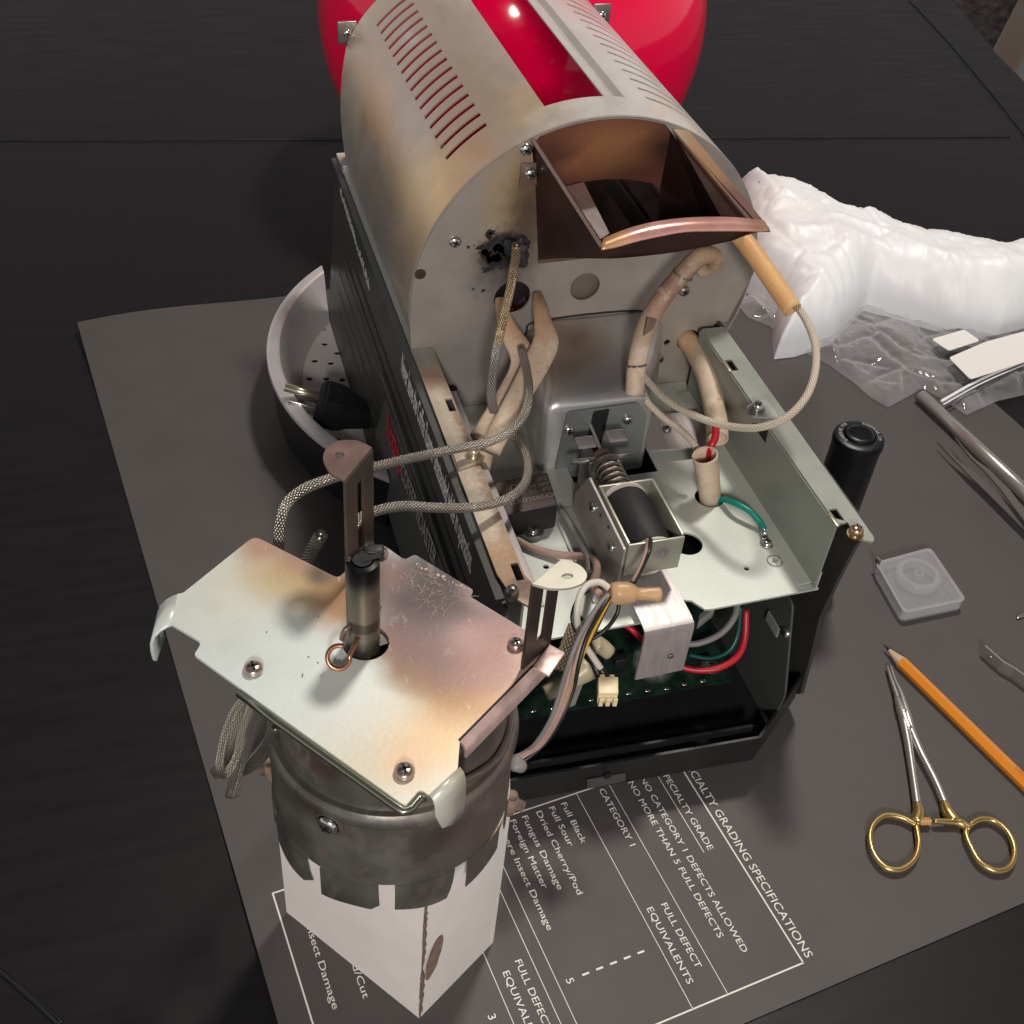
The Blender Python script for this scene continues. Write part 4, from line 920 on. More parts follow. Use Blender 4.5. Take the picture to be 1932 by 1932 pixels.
# circuit board
pcz = .042
pc = [Z(px, py, z) for px, py, z in ((938, 1372, .040), (1402, 1288, .040))]
b0 = Vector((.140, .352, .036)); bxv = Vector((.126, -.001, 0)); byv = Vector((0, .070, .010))
pcb = box('circuit_board', b0, bxv, byv, (0, 0, .0016), T['pcb'], ro)
for k in range(11): 
    c = b0 + bxv * (.02 + .085 * k) + byv * (.03 + .02 * random.random()) + Vector((0, 0, .0016)); blob('solder_joint', c, .0011, T['chrome'], pcb, .2, 100, (1.6, 1, .5))
for k in range(8):
    c = b0 + bxv * random.uniform(.05, .9) + byv * random.uniform(.15, .7); box('board_component', c, (.007, 0, 0), (0, .005, 0), (0, 0, random.uniform(.003, .009)), T['black'], pcb, .0005)
screw(b0 + bxv * .93 + byv * .14 + Vector((0, 0, .002)), (0, 0, 1), .0030, T['chrome'], pcb, washer=1.7)
# --- aluminium bracket over the front edge
bk = strip('folded_bracket', [(.1975, .385, .1095), (.1975, .3400, .1095), (.1975, .3372, .1087), (.1975, .3362, .1062), (.1975, .3362, .0745)], (.0262, .0008, 0), .0014, T['alum'], ro, smooth=True)
screw((.2140, .3350, .089), (0, -1, 0), .0016, T['tooldk'], bk, cross=False, h=.0007)
# --- motor cover
def cover():
    secs = [(.529, .1905, .2770, .1605, .012), (.500, .1865, .2640, .1570, .014), (.478, .1830, .2500, .1535, .013), (.470, .1830, .2480, .1525, .010), (.4665, .1840, .2470, .1500, .008), (.4655, .1860, .2450, .1478, .007)]
    V = []; F = []; n = 0
    for (y, x0, x1, zt_, r) in secs:
        r2 = r * 1.55; ring = [Vector((x0, y, .097)), Vector((x0, y, zt_ - r))]
        ring += [Vector((x0 + r - r * math.cos(a), y, zt_ - r + r * math.sin(a))) for a in [PI / 2 * k / 6 for k in range(1, 7)]]
        ring += [Vector((x1 - r2 + r2 * math.sin(a), y, zt_ - r2 + r2 * math.cos(a))) for a in [PI / 2 * k / 8 for k in range(0, 9)]]
        ring += [Vector((x1, y, .097))]; n = len(ring); V += ring
    for i in range(len(secs) - 1):
        for j in range(n - 1): F.append((i * n + j, i * n + j + 1, (i + 1) * n + j + 1, (i + 1) * n + j))
    F.append(tuple((len(secs) - 1) * n + j for j in range(n)))
    o = mk('motor_cover', V, F, T['coverm'], ro, True); bm = bmesh.new(); bm.from_mesh(o.data); bmesh.ops.recalc_face_normals(bm, faces=bm.faces); bm.to_mesh(o.data); bm.free(); sharp(o, 50); return o
T['coverm'] = mat('motor_cover_steel', (.56, .55, .54), .30, .70, .06, 500, .06, 60)
stain(T['coverm'], [((.207, .505, .160), .026, .6, (.36, .27, .20), .85), ((.19, .52, .15), .016, .8, (.2, .15, .12), .6), ((.225, .47, .155), .02, .9, (.33, .34, .36), .5)], 70, .006)
cov = cover()
tube('cover_seam', [(.1905, YB - .0006, .140), (.1912, YB - .0006, .154), (.1990, YB - .0006, .1606), (.256, YB - .0006, .1612), (.2690, YB - .0006, .152), (.2760, YB - .0006, .130)], .0007, T['dark'], cov, 6, 6)
fpl = flat2d(rnd([(.1925, .1005), (.1955, .1455), (.236, .1465), (.2430, .1370), (.2440, .1005)], .002), [rnd([(.2085, .112), (.2105, .1445), (.2200, .1450), (.2180, .112)], .0015, 3)], .0010, fy(.4644), 'motor_end_plate', T['endpl'] if 'endpl' in T else T.setdefault('endpl', mat('end_plate_steel', (.26, .275, .28), .40, .6, .06, 500, .08, 50)), cov)
mk('slot_depth', [(.207, .4653, .110), (.222, .4653, .110), (.222, .4653, .1455), (.207, .4653, .1455)], [(0, 1, 2, 3)], T['dark'], cov)
for px, py in ((1073, 811), (1184, 791)): screw(Y(px, py, .4638), (0, -1, 0), .0030, T['chrome'], cov)
screw(Y(1243, 655 + 22, YB - .001), (0, -1, 0), .0030, T['chrome'], bulk)
screw(Z(1258, 811, .1130), (0, 0, 1), .0026, T['tooldk'], ro)
# --- solenoid
x0, x1, y0, y1, zt2, zb = .1945, .2237, .3640, .4085, .1420, .1210; th = .0014
sf = box('solenoid_frame', (x0, y0, zb), (x1 - x0, 0, 0), (0, th, 0), (0, 0, zt2 - zb), T['steel2'] if 'steel2' in T else T.setdefault('steel2', mat('yellowed_zinc_frame', (.46, .46, .38), .34, .6, .08, 400, .08, 80)), ro, .0004)
s2 = T['steel2']
box('frame_side', (x0, y0 + th + .0001, zb), (th, 0, 0), (0, y1 - y0 - 2 * th - .0002, 0), (0, 0, zt2 - zb), s2, sf, .0003)
box('frame_side', (x1 - th, y0 + th + .0001, zb), (th, 0, 0), (0, y1 - y0 - 2 * th - .0002, 0), (0, 0, zt2 - zb + .001), s2, sf, .0003)
box('frame_side', (x0, y1 - th, zb), (x1 - x0, 0, 0), (0, th, 0), (0, 0, zt2 - zb), s2, sf, .0003)
bx('frame_base', (x0 + th, y0 + th, zb - .001), (x1 - th, y1 - th, zb + .0005), T['dark'], sf)
lathe('coil', [(0, .0012), (.0121, .0012), (.0125, .0022), (.0125, .0365), (.0121, .0375), (0, .0375)], ((x0 + x1) / 2 - .0005, y0 + .0022, .1300), (0, 1, 0), T['coil'], sf, 40)
lathe('coil_flange', [(.0085, 0), (.0129, 0), (.0129, .0006), (.0085, .0006)], ((x0 + x1) / 2 - .0008, y0 + .0016, .1302), (0, 1, 0), T['whitew'], sf, 32)
lathe('coil_flange', [(.0085, 0), (.0129, 0), (.0129, .0006), (.0085, .0006)], ((x0 + x1) / 2 - .0008, y1 - .0024, .1302), (0, 1, 0), T['whitew'], sf, 32)
lathe('end_boss', [(.0038, 0), (.0036, .0004), (.0013, .0005), (.0012, .0001), (0, 0)], (.2127, y0, .1335), (0, -1, 0), T['tool'], sf, 24)
# side mount plate with screws
mp_ = flat2d(rnd([(.3640, .1055), (.3635, .1400), (.4165, .1410), (.4300, .1180), (.4300, .1055)], .0015), [], .0012, lambda a, b, t: Vector((.1926 + t, a, b)), 'mount_plate', T['alum'], ro)
for yy, zz in ((.376, .1300), (.4040, .1310)): screw((.1919, yy, zz), (-1, 0, 0), .0026, T['chrome'], mp_, cross=True)
for yy, zz in ((.384, .136), (.395, .134)): lathe('plate_hole', [(.0009, 0), (.0009, .0002), (0, .0002)], (.1919, yy, zz), (-1, 0, 0), T['dark'], mp_, 12)
flat2d([(.1805, .363), (.1919, .363), (.1919, .432), (.1805, .432)], [], .0010, hz(.1062), 'mount_foot', T['steel'], ro)
for yy in (.383, .3615 + .007): screw((.1862, yy, .1068), (0, 0, 1), .0021, T['chrome'], mp_, cross=False)
# plunger, spring, cross pin and yoke
ay = .1325; axx = .2085
lathe('plunger', [(0, .012), (.0050, .012), (.0050, .047), (0, .047)], (axx, .394, ay), (0, 1, 0), T['brbr'], ro, 24)
tube('return_spring', [(axx + .0068 * math.cos(t), .4095 + .0215 * t / (2 * PI * 5.2) , ay + .0068 * math.sin(t)) for t in [i * .35 for i in range(int(2 * PI * 5.2 / .35))]], .0008, T['tooldk'], ro, 8, 1)
lathe('spring_washer', [(.0045, 0), (.0082, 0), (.0082, .0012), (.0045, .0012)], (axx, .4312, ay), (0, 1, 0), T['tooldk'], ro, 28)
tube('cross_pin', [(axx - .018, .4375, ay + .001), (axx + .017, .4375, ay + .001)], .0014, T['chrome'], ro, 12, 1)
for sx in (-1, 1): bx('yoke_ear', (axx + sx * .0085 - .0055, .4395, ay + .0085 + .001 * sx), (axx + sx * .0085 + .0050, .4480, ay + .0098 + .001 * sx), T['alum'], ro, .0012)
tube('armature_wire', [(axx, .440, ay + .002), (axx + .001, .452, ay + .002), (axx + .002, .466, ay + .002)], .0010, T['steel'], ro, 8)
bx('yoke_block', (axx - .009, .4340, ay - .022), (axx - .004, .447, ay + .002), T['tooldk'], ro, .0005)
# --- capacitor
cz_ = .1235
cp0, cp1, cp2, cp3 = [Z(px, py, cz_) for px, py in ((938, 976), (1053, 952), (1034, 891), (920, 912))]
ax_ = (cp1 - cp0); ay_ = (cp3 - cp0)
T['capm'] = mat('brown_black_capacitor', (.016, .014, .014), .5, 0, .15, 500)
cap = box('capacitor', cp0 + Vector((0, 0, -.0165)), ax_, ay_, (0, 0, .0165), T['capm'], ro, .0008)
T['capink'] = mat('capacitor_print', (.30, .27, .24), .6)
xd = -ax_.normalized(); yd = -ay_.normalized()
flat2d([tuple((cp0 + ax_ * a + ay_ * b)[:2]) for a, b in ((.04, .05), (.96, .05), (.96, .95), (.04, .95))], [], .0002, hz(cz_ + .00012), 'capacitor_label', mat('brown_capacitor_label', (.075, .052, .046), .5), cap)
cz_ += .0003
def ct(s, px, py, wd, cp): text('marking', s, Z(px, py, cz_ + .0002), xd, yd, wd, cp, T['capink'], cap)
ct('CF205U28TL', 1044, 930 - 1, .026, .0028); ct('2uF  5%', 1040, 917, .013, .0026); ct('250V AC 60Hz', 1036, 908, .020, .0024); ct('RU', 990, 910, .0085, .0050); ct('2uF', 1032, 899, .006, .0022)
quad('capacitor_tab', [Z(968, 974, .107), Z(1004, 967, .107), Z(1018, 1003, .107), Z(975, 1012, .107)], .0008, T['steel'], ro)
screw(Z(1006, 1002, .1078), (0, 0, 1), .0028, T['chrome'], ro, washer=2.0)
# --- earth mark on the floor
em = Z(1462, 1058, .1060)
T['etch'] = mat('etched_mark', (.12, .13, .12), .5)
tube('earth_mark', [em + Vector((.0040 * math.cos(a), .0040 * math.sin(a), 0)) for a in [2 * PI * k / 24 for k in range(25)]], .00018, T['etch'], flo, 6, 1)
for k, wd in enumerate((.0036, .0024, .0012)): bx('earth_mark', (em.x - wd / 2, em.y - .0006 + k * .0009 * 1, em.z), (em.x + wd / 2, em.y - .0003 + k * .0009, em.z + .0001), T['etch'], flo)
bx('earth_mark', (em.x - .00015, em.y - .0028, em.z), (em.x + .00015, em.y - .0006, em.z + .0001), T['etch'], flo)
# ================================================================== wires and sleeves of the roaster
def tb(name, pts, r, m, **k): return tube(name, [Z(*p) for p in pts], r, m, ro, **k)
def ty(name, pts, r, m, **k): return tube(name, [Y(*p) for p in pts], r, m, ro, **k)
# flat tan sleeves from the cartridge hole down to the left rail
ty('glass_sleeve', [(942, 563, .526), (947, 585, .520), (958, 620, .512), (985, 668, .500), (985, 700, .492), (962, 740, .482), (930, 790, .468), (905, 830, .456)], [.0024, .0036, .0056, .0072, .0072, .0062, .0058, .0058], T['sleeve'], n=16, flat=[.8, .7, .5, .35, .35, .5, .6, .6])
ty('glass_sleeve', [(1013, 553, .524), (1018, 575, .518), (1024, 605, .508), (1030, 645, .496), (1010, 690, .484), (980, 745, .470), (950, 800, .456), (925, 850, .442)], [.0026, .0040, .0050, .0072, .0072, .0062, .0058, .0056], T['sleeve'], n=16, flat=[.8, .8, .6, .4, .4, .5, .6, .6])
tb('glass_sleeve', [(916, 835, .142), (912, 860, .136), (905, 895, .128), (899, 925, .120)], .0052, T['sleeve'], n=14)
for s in ('sleeve',):
    stain(T[s], [(Y(1016, 560, .52), .008, .8, (.05, .03, .02), .9), (Y(1025, 610, .508), .012, .8, (.40, .22, .12), .8), (Y(950, 600, .515), .015, .8, (.46, .27, .16), .8),
                 (Y(1330, 484, .492), .016, .7, (.33, .21, .12), .9), (Y(1300, 505, .488), .006, .8, (.16, .09, .06), .8), (Y(1262, 545, .486), .011, .7, (.20, .10, .07), .95), (Y(1238, 582, .482), .010, .7, (.30, .17, .11), .9), (Y(1212, 625, .476), .008, .7, (.30, .20, .12), .7), (Y(1302, 650, .525), .012, .8, (.58, .36, .18), .8), (Y(1000, 705, .488), .012, .8, (.46, .30, .20), .6)], 120, .004)
patina(T['sleeve'], (.36, .25, .17), 90, .52, .70, .5, (1, 1, 1), 2); patina(T['sleeve'], (.68, .58, .46), 60, .55, .68, .6, (1, 1, 1), 7); patina(T['sleeve'], (.24, .16, .11), 300, .62, .72, .5, (1, 1, 1), 5, 3); patina(T['sleeveor'], (.72, .52, .30), 90, .50, .66, .6, (1, 1, 1), 2)
# right sleeve folded over near the chute, with wire ties
ty('glass_sleeve', [(1322, 512, .505), (1348, 498, .497), (1344, 482, .492), (1318, 486, .490), (1285, 520, .488), (1248, 565, .484), (1222, 610, .478), (1208, 655, .470), (1200, 700, .462), (1197, 745, .454)], [.0034, .0042, .0045, .0050, .0052, .0050, .0052, .0052, .0050, .0049], T['sleeve'], n=16, hollow=.0008)
for px, py, yy in ((1288, 518, .4865), (1200, 690, .4615)):
    c = Y(px, py, yy); tdir = (Y(px + 16, py - 20, yy) - Y(px - 10, py + 22, yy)).normalized() if py < 600 else Vector((0, -.55, -1)).normalized()
    u_ = tdir.orthogonal().normalized(); v_ = tdir.cross(u_)
    tube('wire_tie', [c + (u_ * math.cos(a) + v_ * math.sin(a)) * .0056 for a in [2 * PI * k / 16 for k in range(17)]], .0004, T['tooldk'], ro, 6, 1)
quad('burnt_patch', [Y(1222, 600, .4705), Y(1240, 603, .4705), Y(1232, 622, .4690), Y(1214, 634, .4680)], .0004, T['brbr'], ro)
# orange sleeve behind the chute and its cord
ty('glass_sleeve', [(1372, 418, .505), (1410, 462, .488), (1450, 518, .470), (1496, 585, .450)], .0051, T['sleeveor'], n=20, hollow=.0007)
tb('woven_cord', [(1488, 570, .205), (1506, 582, .207), (1524, 610, .206), (1538, 650, .203), (1538, 700, .198), (1520, 750, .190), (1480, 790, .180), (1428, 807, .170), (1370, 803, .160), (1312, 785, .155), (1258, 755, .152), (1222, 718, .152), (1203, 692, .155)], .0020, T['cord'], n=12)
tb('woven_cord', [(1208, 722, .150), (1216, 750, .146), (1245, 782, .140), (1280, 808, .136), (1305, 832, .134), (1318, 852, .130)], .0019, T['cord'], n=12)
# second sleeve out of the bulkhead, ending over the floor
ty('glass_sleeve', [(1292, 636, .534), (1310, 660, .520), (1330, 700, .500), (1343, 745, .482), (1352, 795, .462), (1353, 828, .450)], .0063, T['sleeve'], n=20, hollow=.0008)
tb('glass_sleeve', [(1330, 858, .137), (1334, 885, .127), (1338, 920, .114), (1341, 952, .098)], [.0070, .0065, .0061, .0060], T['sleeve'], n=20, hollow=.0008)
tb('red_wire', [(1351, 800, .146), (1349, 826, .141), (1340, 846, .136), (1336, 880, .122)], .0021, T['redw'])
tb('green_wire', [(1350, 948, .104), (1364, 942, .109), (1388, 950, .113), (1415, 965, .113), (1435, 986, .110), (1441, 1000, .1085)], .0017, T['green'])
g0 = Z(1441, 1003, .1080)
tube('crimp', [Z(1440, 996, .1085), Z(1443, 1010, .1075)], .0019, T['chrome'], ro, 12, 2)
lathe('ring_terminal', [(.0018, 0), (.0040, 0), (.0040, .0007), (.0018, .0007)], Z(1447, 1026, .1058), (0, 0, 1), T['chrome'], ro, 9, smooth=False)
screw(Z(1447, 1025, .1066), (0, 0, 1), .0028, T['chrome'], ro)
# braided hoses
tb('braided_cable', [(974, 462, .236), (973, 485, .228), (968, 512, .219), (963, 545, .212), (953, 585, .206), (944, 625, .202), (938, 652, .197)], .0023, T['braidau'], n=16)
tb('braided_cable', [(938, 650, .1975), (933, 680, .192), (928, 715, .184), (927, 750, .174), (932, 775, .166)], .0025, T['braiddk'], n=16)
tb('braided_cable', [(985, 660, .172), (994, 700, .168), (998, 740, .166), (990, 780, .164), (965, 812, .162), (925, 833, .160), (880, 843, .160), (820, 855, .166), (760, 868, .178), (700, 883, .190), (660, 892, .196), (610, 908, .204), (570, 925, .206), (540, 952, .206), (528, 990, .200), (526, 1030, .190), (530, 1060, .18)], .0023, T['braid'], n=16)
tb('braided_cable', [(952, 800, .145), (978, 835, .142), (995, 872, .142), (992, 908, .148), (968, 935, .155), (930, 950, .160), (880, 958, .166), (820, 958, .175), (760, 955, .184), (710, 964, .192), (680, 978, .197), (664, 1000, .198), (660, 1030, .19)], .0023, T['braid'], n=16)
# tan lead on the floor, from under the rail to the crimp caps
tb('brown_lead', [(950, 975, .112), (962, 1006, .109), (1000, 1032, .108), (1050, 1046, .109), (1100, 1050, .112), (1123, 1058, .117), (1126, 1080, .124), (1118, 1104, .135), (1130, 1120, .140)], .0020, T['tanw'])
tb('grey_lead', [(1058, 962, .110), (1075, 990, .110), (1095, 1024, .112), (1108, 1050, .114), (1112, 1080, .112)], .0019, T['greyw'])
for k in range(3): tb('coil_lead', [(1222 + k * 3, 1018, .146), (1219 + k * 3, 1040, .148), (1208 + k * 2, 1070, .144), (1192 + k * 2, 1100, .139)], .0010, T['blackw' if k else 'tanw'])
# crimp cap in front
cc0 = Z(1152, 1118, .142); cc1 = Z(1248, 1122, .141)
cxd = cc1 - cc0; tube('crimp_cap', [cc0, cc0.lerp(cc1, .12), cc0.lerp(cc1, .34), cc0.lerp(cc1, .46), cc0.lerp(cc1, .54), cc0.lerp(cc1, .75), cc0.lerp(cc1, .95), cc1], [.0046, .0056, .0054, .0044, .0031, .0031, .0033, .0020], T['nut'], ro, 24, 4, rough=.18)
tb('white_wire', [(1150, 1110, .142), (1130, 1098, .143), (1105, 1106, .143), (1091, 1135, .140), (1089, 1172, .132), (1100, 1210, .120), (1116, 1235, .112), (1134, 1262, .104)], .0016, T['whitew'])
tb('black_wire', [(1134, 1262, .104), (1143, 1280, .101), (1150, 1300, .099)], .0019, T['blackw'])
tb('black_wire', [(1110, 1215, .116), (1120, 1250, .106), (1132, 1280, .101), (1137, 1300, .099)], .0019, T['blackw'])
tb('black_wire', [(1150, 1105, .139), (1125, 1108, .138), (1095, 1125, .136), (1080, 1160, .130), (1088, 1190, .124), (1115, 1205, .120), (1145, 1185, .124), (1163, 1160, .128), (1168, 1140, .132)], .0010, T['blackw'])
for k, (m, r_, o1, o2) in enumerate((('tanw', .0017, -9, -4), ('tanw', .0016, -3, 3), ('greyw', .0014, -12, -12), ('tanw', .0013, 5, 0), ('yellow', .0010, 9, 7), ('blackw', .0012, 2, 12), ('blackw', .0010, 12, -8))):
    h_ = .0012 * (k % 3)
    tb('lead', [(1152 + o1 * .4, 1122, .141), (1132 + o1 * .8, 1152, .137 + h_), (1106 + o1, 1200, .131 + h_), (1086 + (o1 + o2) / 2, 1250, .122 + h_), (1070 + o2, 1300, .112), (1050 + o2 * .8, 1355, .100), (1020 + o2 * .7, 1402, .088), (985, 1430 + o2 * .6, .080), (953, 1440 + o2 * .6, .082), (938, 1438 + o2 * .4, .092)], r_ * .85, T[m])
# connector plug
c0 = Z(1126, 1325, .0985); cxv = (Z(1163, 1325, .0985) - c0); czv = (Z(1126, 1294, .0985) - c0)
cn = box('connector_plug', c0, cxv, czv, (0, 0, .0068), T['conn'], ro, .0003)
for k in range(3): box('plug_latch', c0 + cxv * (.04 + .36 * k) + Vector((0, -.0016, -.001)), cxv * .2, (0, .0018, 0), (0, 0, .005), T['conn'], cn)
for k in range(2): box('plug_key', c0 + cxv * (.12 + .5 * k) + czv, cxv * .22, (0, .0014, 0), (0, 0, .0066), T['conn'], cn)
# tan braided sleeve, pale caps under the floor edge
tb('woven_sleeve', [(1085, 1180, .112), (1075, 1205, .108), (1064, 1235, .102), (1056, 1262, .096)], .0034, T['tanbraid'])
tube('pale_cap', [Z(1030, 1308, .078), Z(1058, 1292, .080), Z(1080, 1280, .083), Z(1108, 1258, .086)], [.0040, .0046, .0048, .0072], T['nutpale'], ro, 20, 4)
tube('pale_cap', [Z(1118, 1215, .100), Z(1132, 1218, .098), Z(1150, 1232, .094)], [.0055, .0042, .0038], T['nutpale'], ro, 20, 4)
quad('tape_end', [Z(1090, 1285, .07), Z(1104, 1280, .07), Z(1085, 1330, .06), Z(1072, 1335, .06)], .0004, T['greyw'], ro)
tb('red_wire', [(1160, 1165, .09), (1195, 1190, .088), (1220, 1215, .08), (1255, 1242, .074), (1300, 1262, .072), (1350, 1262, .074), (1390, 1240, .078), (1405, 1205, .084), (1408, 1150, .095)], .0017, T['redw'])
tb('green_wire', [(1300, 1235, .066), (1340, 1242, .068), (1375, 1228, .074), (1392, 1195, .082), (1398, 1145, .095)], .0013, T['greend'] if 'greend' in T else T.setdefault('greend', mat('shaded_green_wire', (.0, .07, .055), .4)))  # darker copy of the green, paints the shade under the floor
tb('grey_wire', [(1285, 1215, .082), (1320, 1213, .084), (1360, 1195, .088), (1385, 1165, .094), (1392, 1135, .098)], .0017, T['greyw'])
box('spade_shroud', Z(1313, 1190, .090), Z(1345, 1165, .092) - Z(1313, 1190, .090), (.003, .006, 0), (0, 0, .006), T['greyw'], ro, .001)
bx('transformer_block', (.150, .40, .050), (.195, .44, .085), T['black'], ro, .001)
# --- cooling tray set into the body, seen left of the side panel
TC = (.2290, .667)
def clip(o, xm=.1150):
    bm = bmesh.new(); bm.from_mesh(o.data)
    bmesh.ops.bisect_plane(bm, geom=bm.verts[:] + bm.edges[:] + bm.faces[:], plane_co=(xm, 0, 0), plane_no=(1, 0, 0), clear_outer=True); bm.to_mesh(o.data); bm.free(); return o
hl = [(.1063, .7332), (.1134, .7202), (.0957, .7135), (.1066, .7085), (.0886, .6922), (.1003, .6900), (.1113, .6866), (.0870, .668), (.099, .664), (.110, .660), (.090, .643), (.102, .638), (.0955, .620), (.1057, .6123), (.112, .632), (.1085, .753)]
fo = [(TC[0] + .1480 * math.cos(a), TC[1] + .1480 * math.sin(a)) for a in [math.radians(t) for t in range(139, 222, 3)]]
T['panf'] = mat('perforated_aluminium', (.66, .63, .60), .42, .30, .05, 400, .04, 50)
trf = flat2d(fo, [circ(x, y, .0023, 16) for x, y in hl], .0010, hz(.016), 'tray_floor', T['panf'], ro)
clip(trf)
0 and mk('tray_underside', [(.072, .55, .010), (.1150, .55, .010), (.1150, .78, .010), (.072, .78, .010)], [(0, 1, 2, 3)], T['dark'], ro) 
clip(lathe('tray_wall', [(.1475, .0162), (.1510, .020), (.1600, .043), (.1620, .0475), (.1634, .0482), (.1692, .0478), (.1709, .0465), (.1713, .0440), (.1698, .0440)], (TC[0], TC[1], 0), (0, 0, 1), T['pan'], ro, 160))
clip(lathe('tray_housing', [(.1700, .0445), (.1692, .040), (.1672, .006), (.1660, .0003), (.155, .0003)], (TC[0], TC[1], 0), (0, 0, 1), T['black'], ro, 160))
# mains plug lying in the tray
pg = thing('power_plug', 'black three pin mains plug lying in the perforated tray left of the roaster', 'plug', Z(640, 775, .03))
z3 = lambda x, y: (473.4 + x * .2655, 394.5 + y * .2655)
def q3(x, y, z): return Z(*z3(x, y), z)
A0, A1, A2, A3 = q3(425, 1490, .042), q3(520, 1185, .048), q3(700, 1245, .048), q3(735, 1400, .044)
bodyp = [q3(425, 1490, .050), q3(515, 1180, .056), q3(700, 1245, .056), q3(740, 1390, .052), q3(780, 1550, .040)]
V = []
def plugsec(a, b, wdt, z0): pass
bt0 = q3(470, 1335, .050); bt1 = q3(700, 1400, .044)
ap = (bt1 - bt0).normalized()
side = Vector((-ap.y, ap.x, 0)).normalized(); upv = ap.cross(side); upv = upv if upv.z > 0 else -upv
def psec(c, w_, h_): return [c + side * sx * w_ + upv * sy * h_ for sx, sy in ((-1, -1), (1, -1), (1, 1), (-1, 1))]
secs = [(0, .0105, .0100), (.004, .0125, .0115), (.016, .0120, .0115), (.024, .0085, .0095), (.034, .0065, .0075), (.046, .0045, .0045)]
for s_, w_, h_ in secs: V += psec(bt0 + ap * s_ + Vector((0, 0, -.004)), w_, h_)
F = [(3, 2, 1, 0)] + [(i * 4 + q, i * 4 + (q + 1) % 4, i * 4 + 4 + (q + 1) % 4, i * 4 + 4 + q) for i in range(len(secs) - 1) for q in range(4)] + [tuple(len(V) - 4 + q for q in range(4))]
pbd = mk('plug_body', V, F, T['black'], pg); bm = bmesh.new(); bm.from_mesh(pbd.data); bmesh.ops.recalc_face_normals(bm, faces=bm.faces); bmesh.ops.bevel(bm, geom=list(bm.edges), offset=.0012, segments=2, affect='EDGES'); bm.to_mesh(pbd.data); bm.free()
f0 = bt0 + Vector((0, 0, -.004))
tube('pin', [f0 + upv * .0045, f0 - ap * .023 + upv * .0045], .0029, T['brasspale'], pg, 16, 2)
for s_ in (-1, 1):
    c = f0 + side * s_ * .0063 - upv * .003
    box('blade', c - side * .0008 - upv * .003, -ap * .018, side * .0015, upv * .006, T['chrome'], pg, .0003)
tube('cord_end', [f0 + ap * .044, f0 + ap * .058 + Vector((0, 0, -.004)), f0 + ap * .068 + Vector((0, -.004, -.010))], .0038, T['black'], pg, 12)
# ================================================================== white card box
WB = [Vector((.0639, .2271, 0)), Vector((.106, .2541, 0)), Vector((.0560, .3191, 0)), Vector((.0139, .2921, 0))]
HB = .118
wb = thing('white_box', 'tall white cardboard box with torn front edge, under the stained metal plate', 'box', (.06, .273, 0))
cen = sum(WB, Vector()) / 4
for i in range(4):
    a = WB[i]; b = WB[(i + 1) % 4]; d = b - a; n = Vector((d.y, -d.x, 0)).normalized(); n = n if n.dot(a - cen) > 0 else -n
    k = 14; V = []; F = []
    h = [HB + (.0015 * math.sin(i * 2 + j * .8) - (.010 if (i in (0, 3)) and (j < 3 if i == 0 else j > 11) else 0)) for j in range(k + 1)]
    for j in range(k + 1):
        p = a.lerp(b, j / k); bow = .0012 * math.sin(PI * j / k)
        for zz, f_ in ((0.0006, 0), (.04, 1), (.08, 1), (h[j], .4)): V.append(Vector((p.x, p.y, zz)) + n * bow * f_)
    for j in range(k):
        for q in range(3): F.append((j * 4 + q, j * 4 + 4 + q, j * 4 + 5 + q, j * 4 + 1 + q))
    o = mk('box_wall', V, F, T['white'], wb, True); m = o.modifiers.new('t', 'SOLIDIFY'); m.thickness = .0022; m.offset = -1
    bm = bmesh.new(); bm.from_mesh(o.data); bm.normal_update()
    if sum((f.normal for f in bm.faces), Vector()).dot(n) < 0: bmesh.ops.reverse_faces(bm, faces=bm.faces)
    bm.to_mesh(o.data); bm.free()
    dg = bpy.context.evaluated_depsgraph_get(); me = bpy.data.meshes.new_from_object(o.evaluated_get(dg)); o.modifiers.clear(); o.data = me; sharp(o, 40)
mk('box_floor', [w_ * 1 + (cen - w_) * .04 + Vector((0, 0, .002)) for w_ in WB], [(0, 1, 2, 3)], T['white'], wb)
# torn corrugated edge
nf = ((WB[0] - cen)).normalized(); r0 = WB[0]; dr = (WB[1] - WB[0]).normalized(); dl = (WB[3] - WB[0]).normalized()
def torn(name, z0, z1, k, wl, wr):
    V = []; F = []
    for i in range(k + 1):
        z = z0 + (z1 - z0) * i / k; t = abs(math.sin(PI * i / k)) ** .4
        a = wl * t * random.uniform(.6, 1.3); b = wr * t * random.uniform(.6, 1.3)
        V += [r0 + dl * a + nf * .0003 + Vector((0, 0, z)), r0 + nf * .0009 + Vector((0, 0, z)), r0 + dr * b + nf * .0003 + Vector((0, 0, z))]
    for i in range(k): F += [(3 * i, 3 * i + 1, 3 * i + 4, 3 * i + 3), (3 * i + 1, 3 * i + 2, 3 * i + 5, 3 * i + 4)]
    return mk(name, V, F, T['kraft'], wb)
torn('torn_edge', .046, .108, 26, .0006, .0019); torn('torn_edge', .001, .050, 22, .0008, .0022)
nR = Vector((dr.y, -dr.x, 0)); 
V = []; k = 20
for i in range(k):
    a = 2 * PI * i / k; e = Vector((math.cos(a) * .0086, math.sin(a) * .0044)); th_ = 1.05
    ux = e.x * math.cos(th_) - e.y * math.sin(th_); uz = e.x * math.sin(th_) + e.y * math.cos(th_)
    V.append(r0 + dr * (.0060 + ux * .9) + Vector((0, 0, .051 + uz * 1.9)) + nR * .0012 * (1 + .3 * random.random()))
mk('torn_flap', V, [tuple(range(k))], T['kraft'], wb)
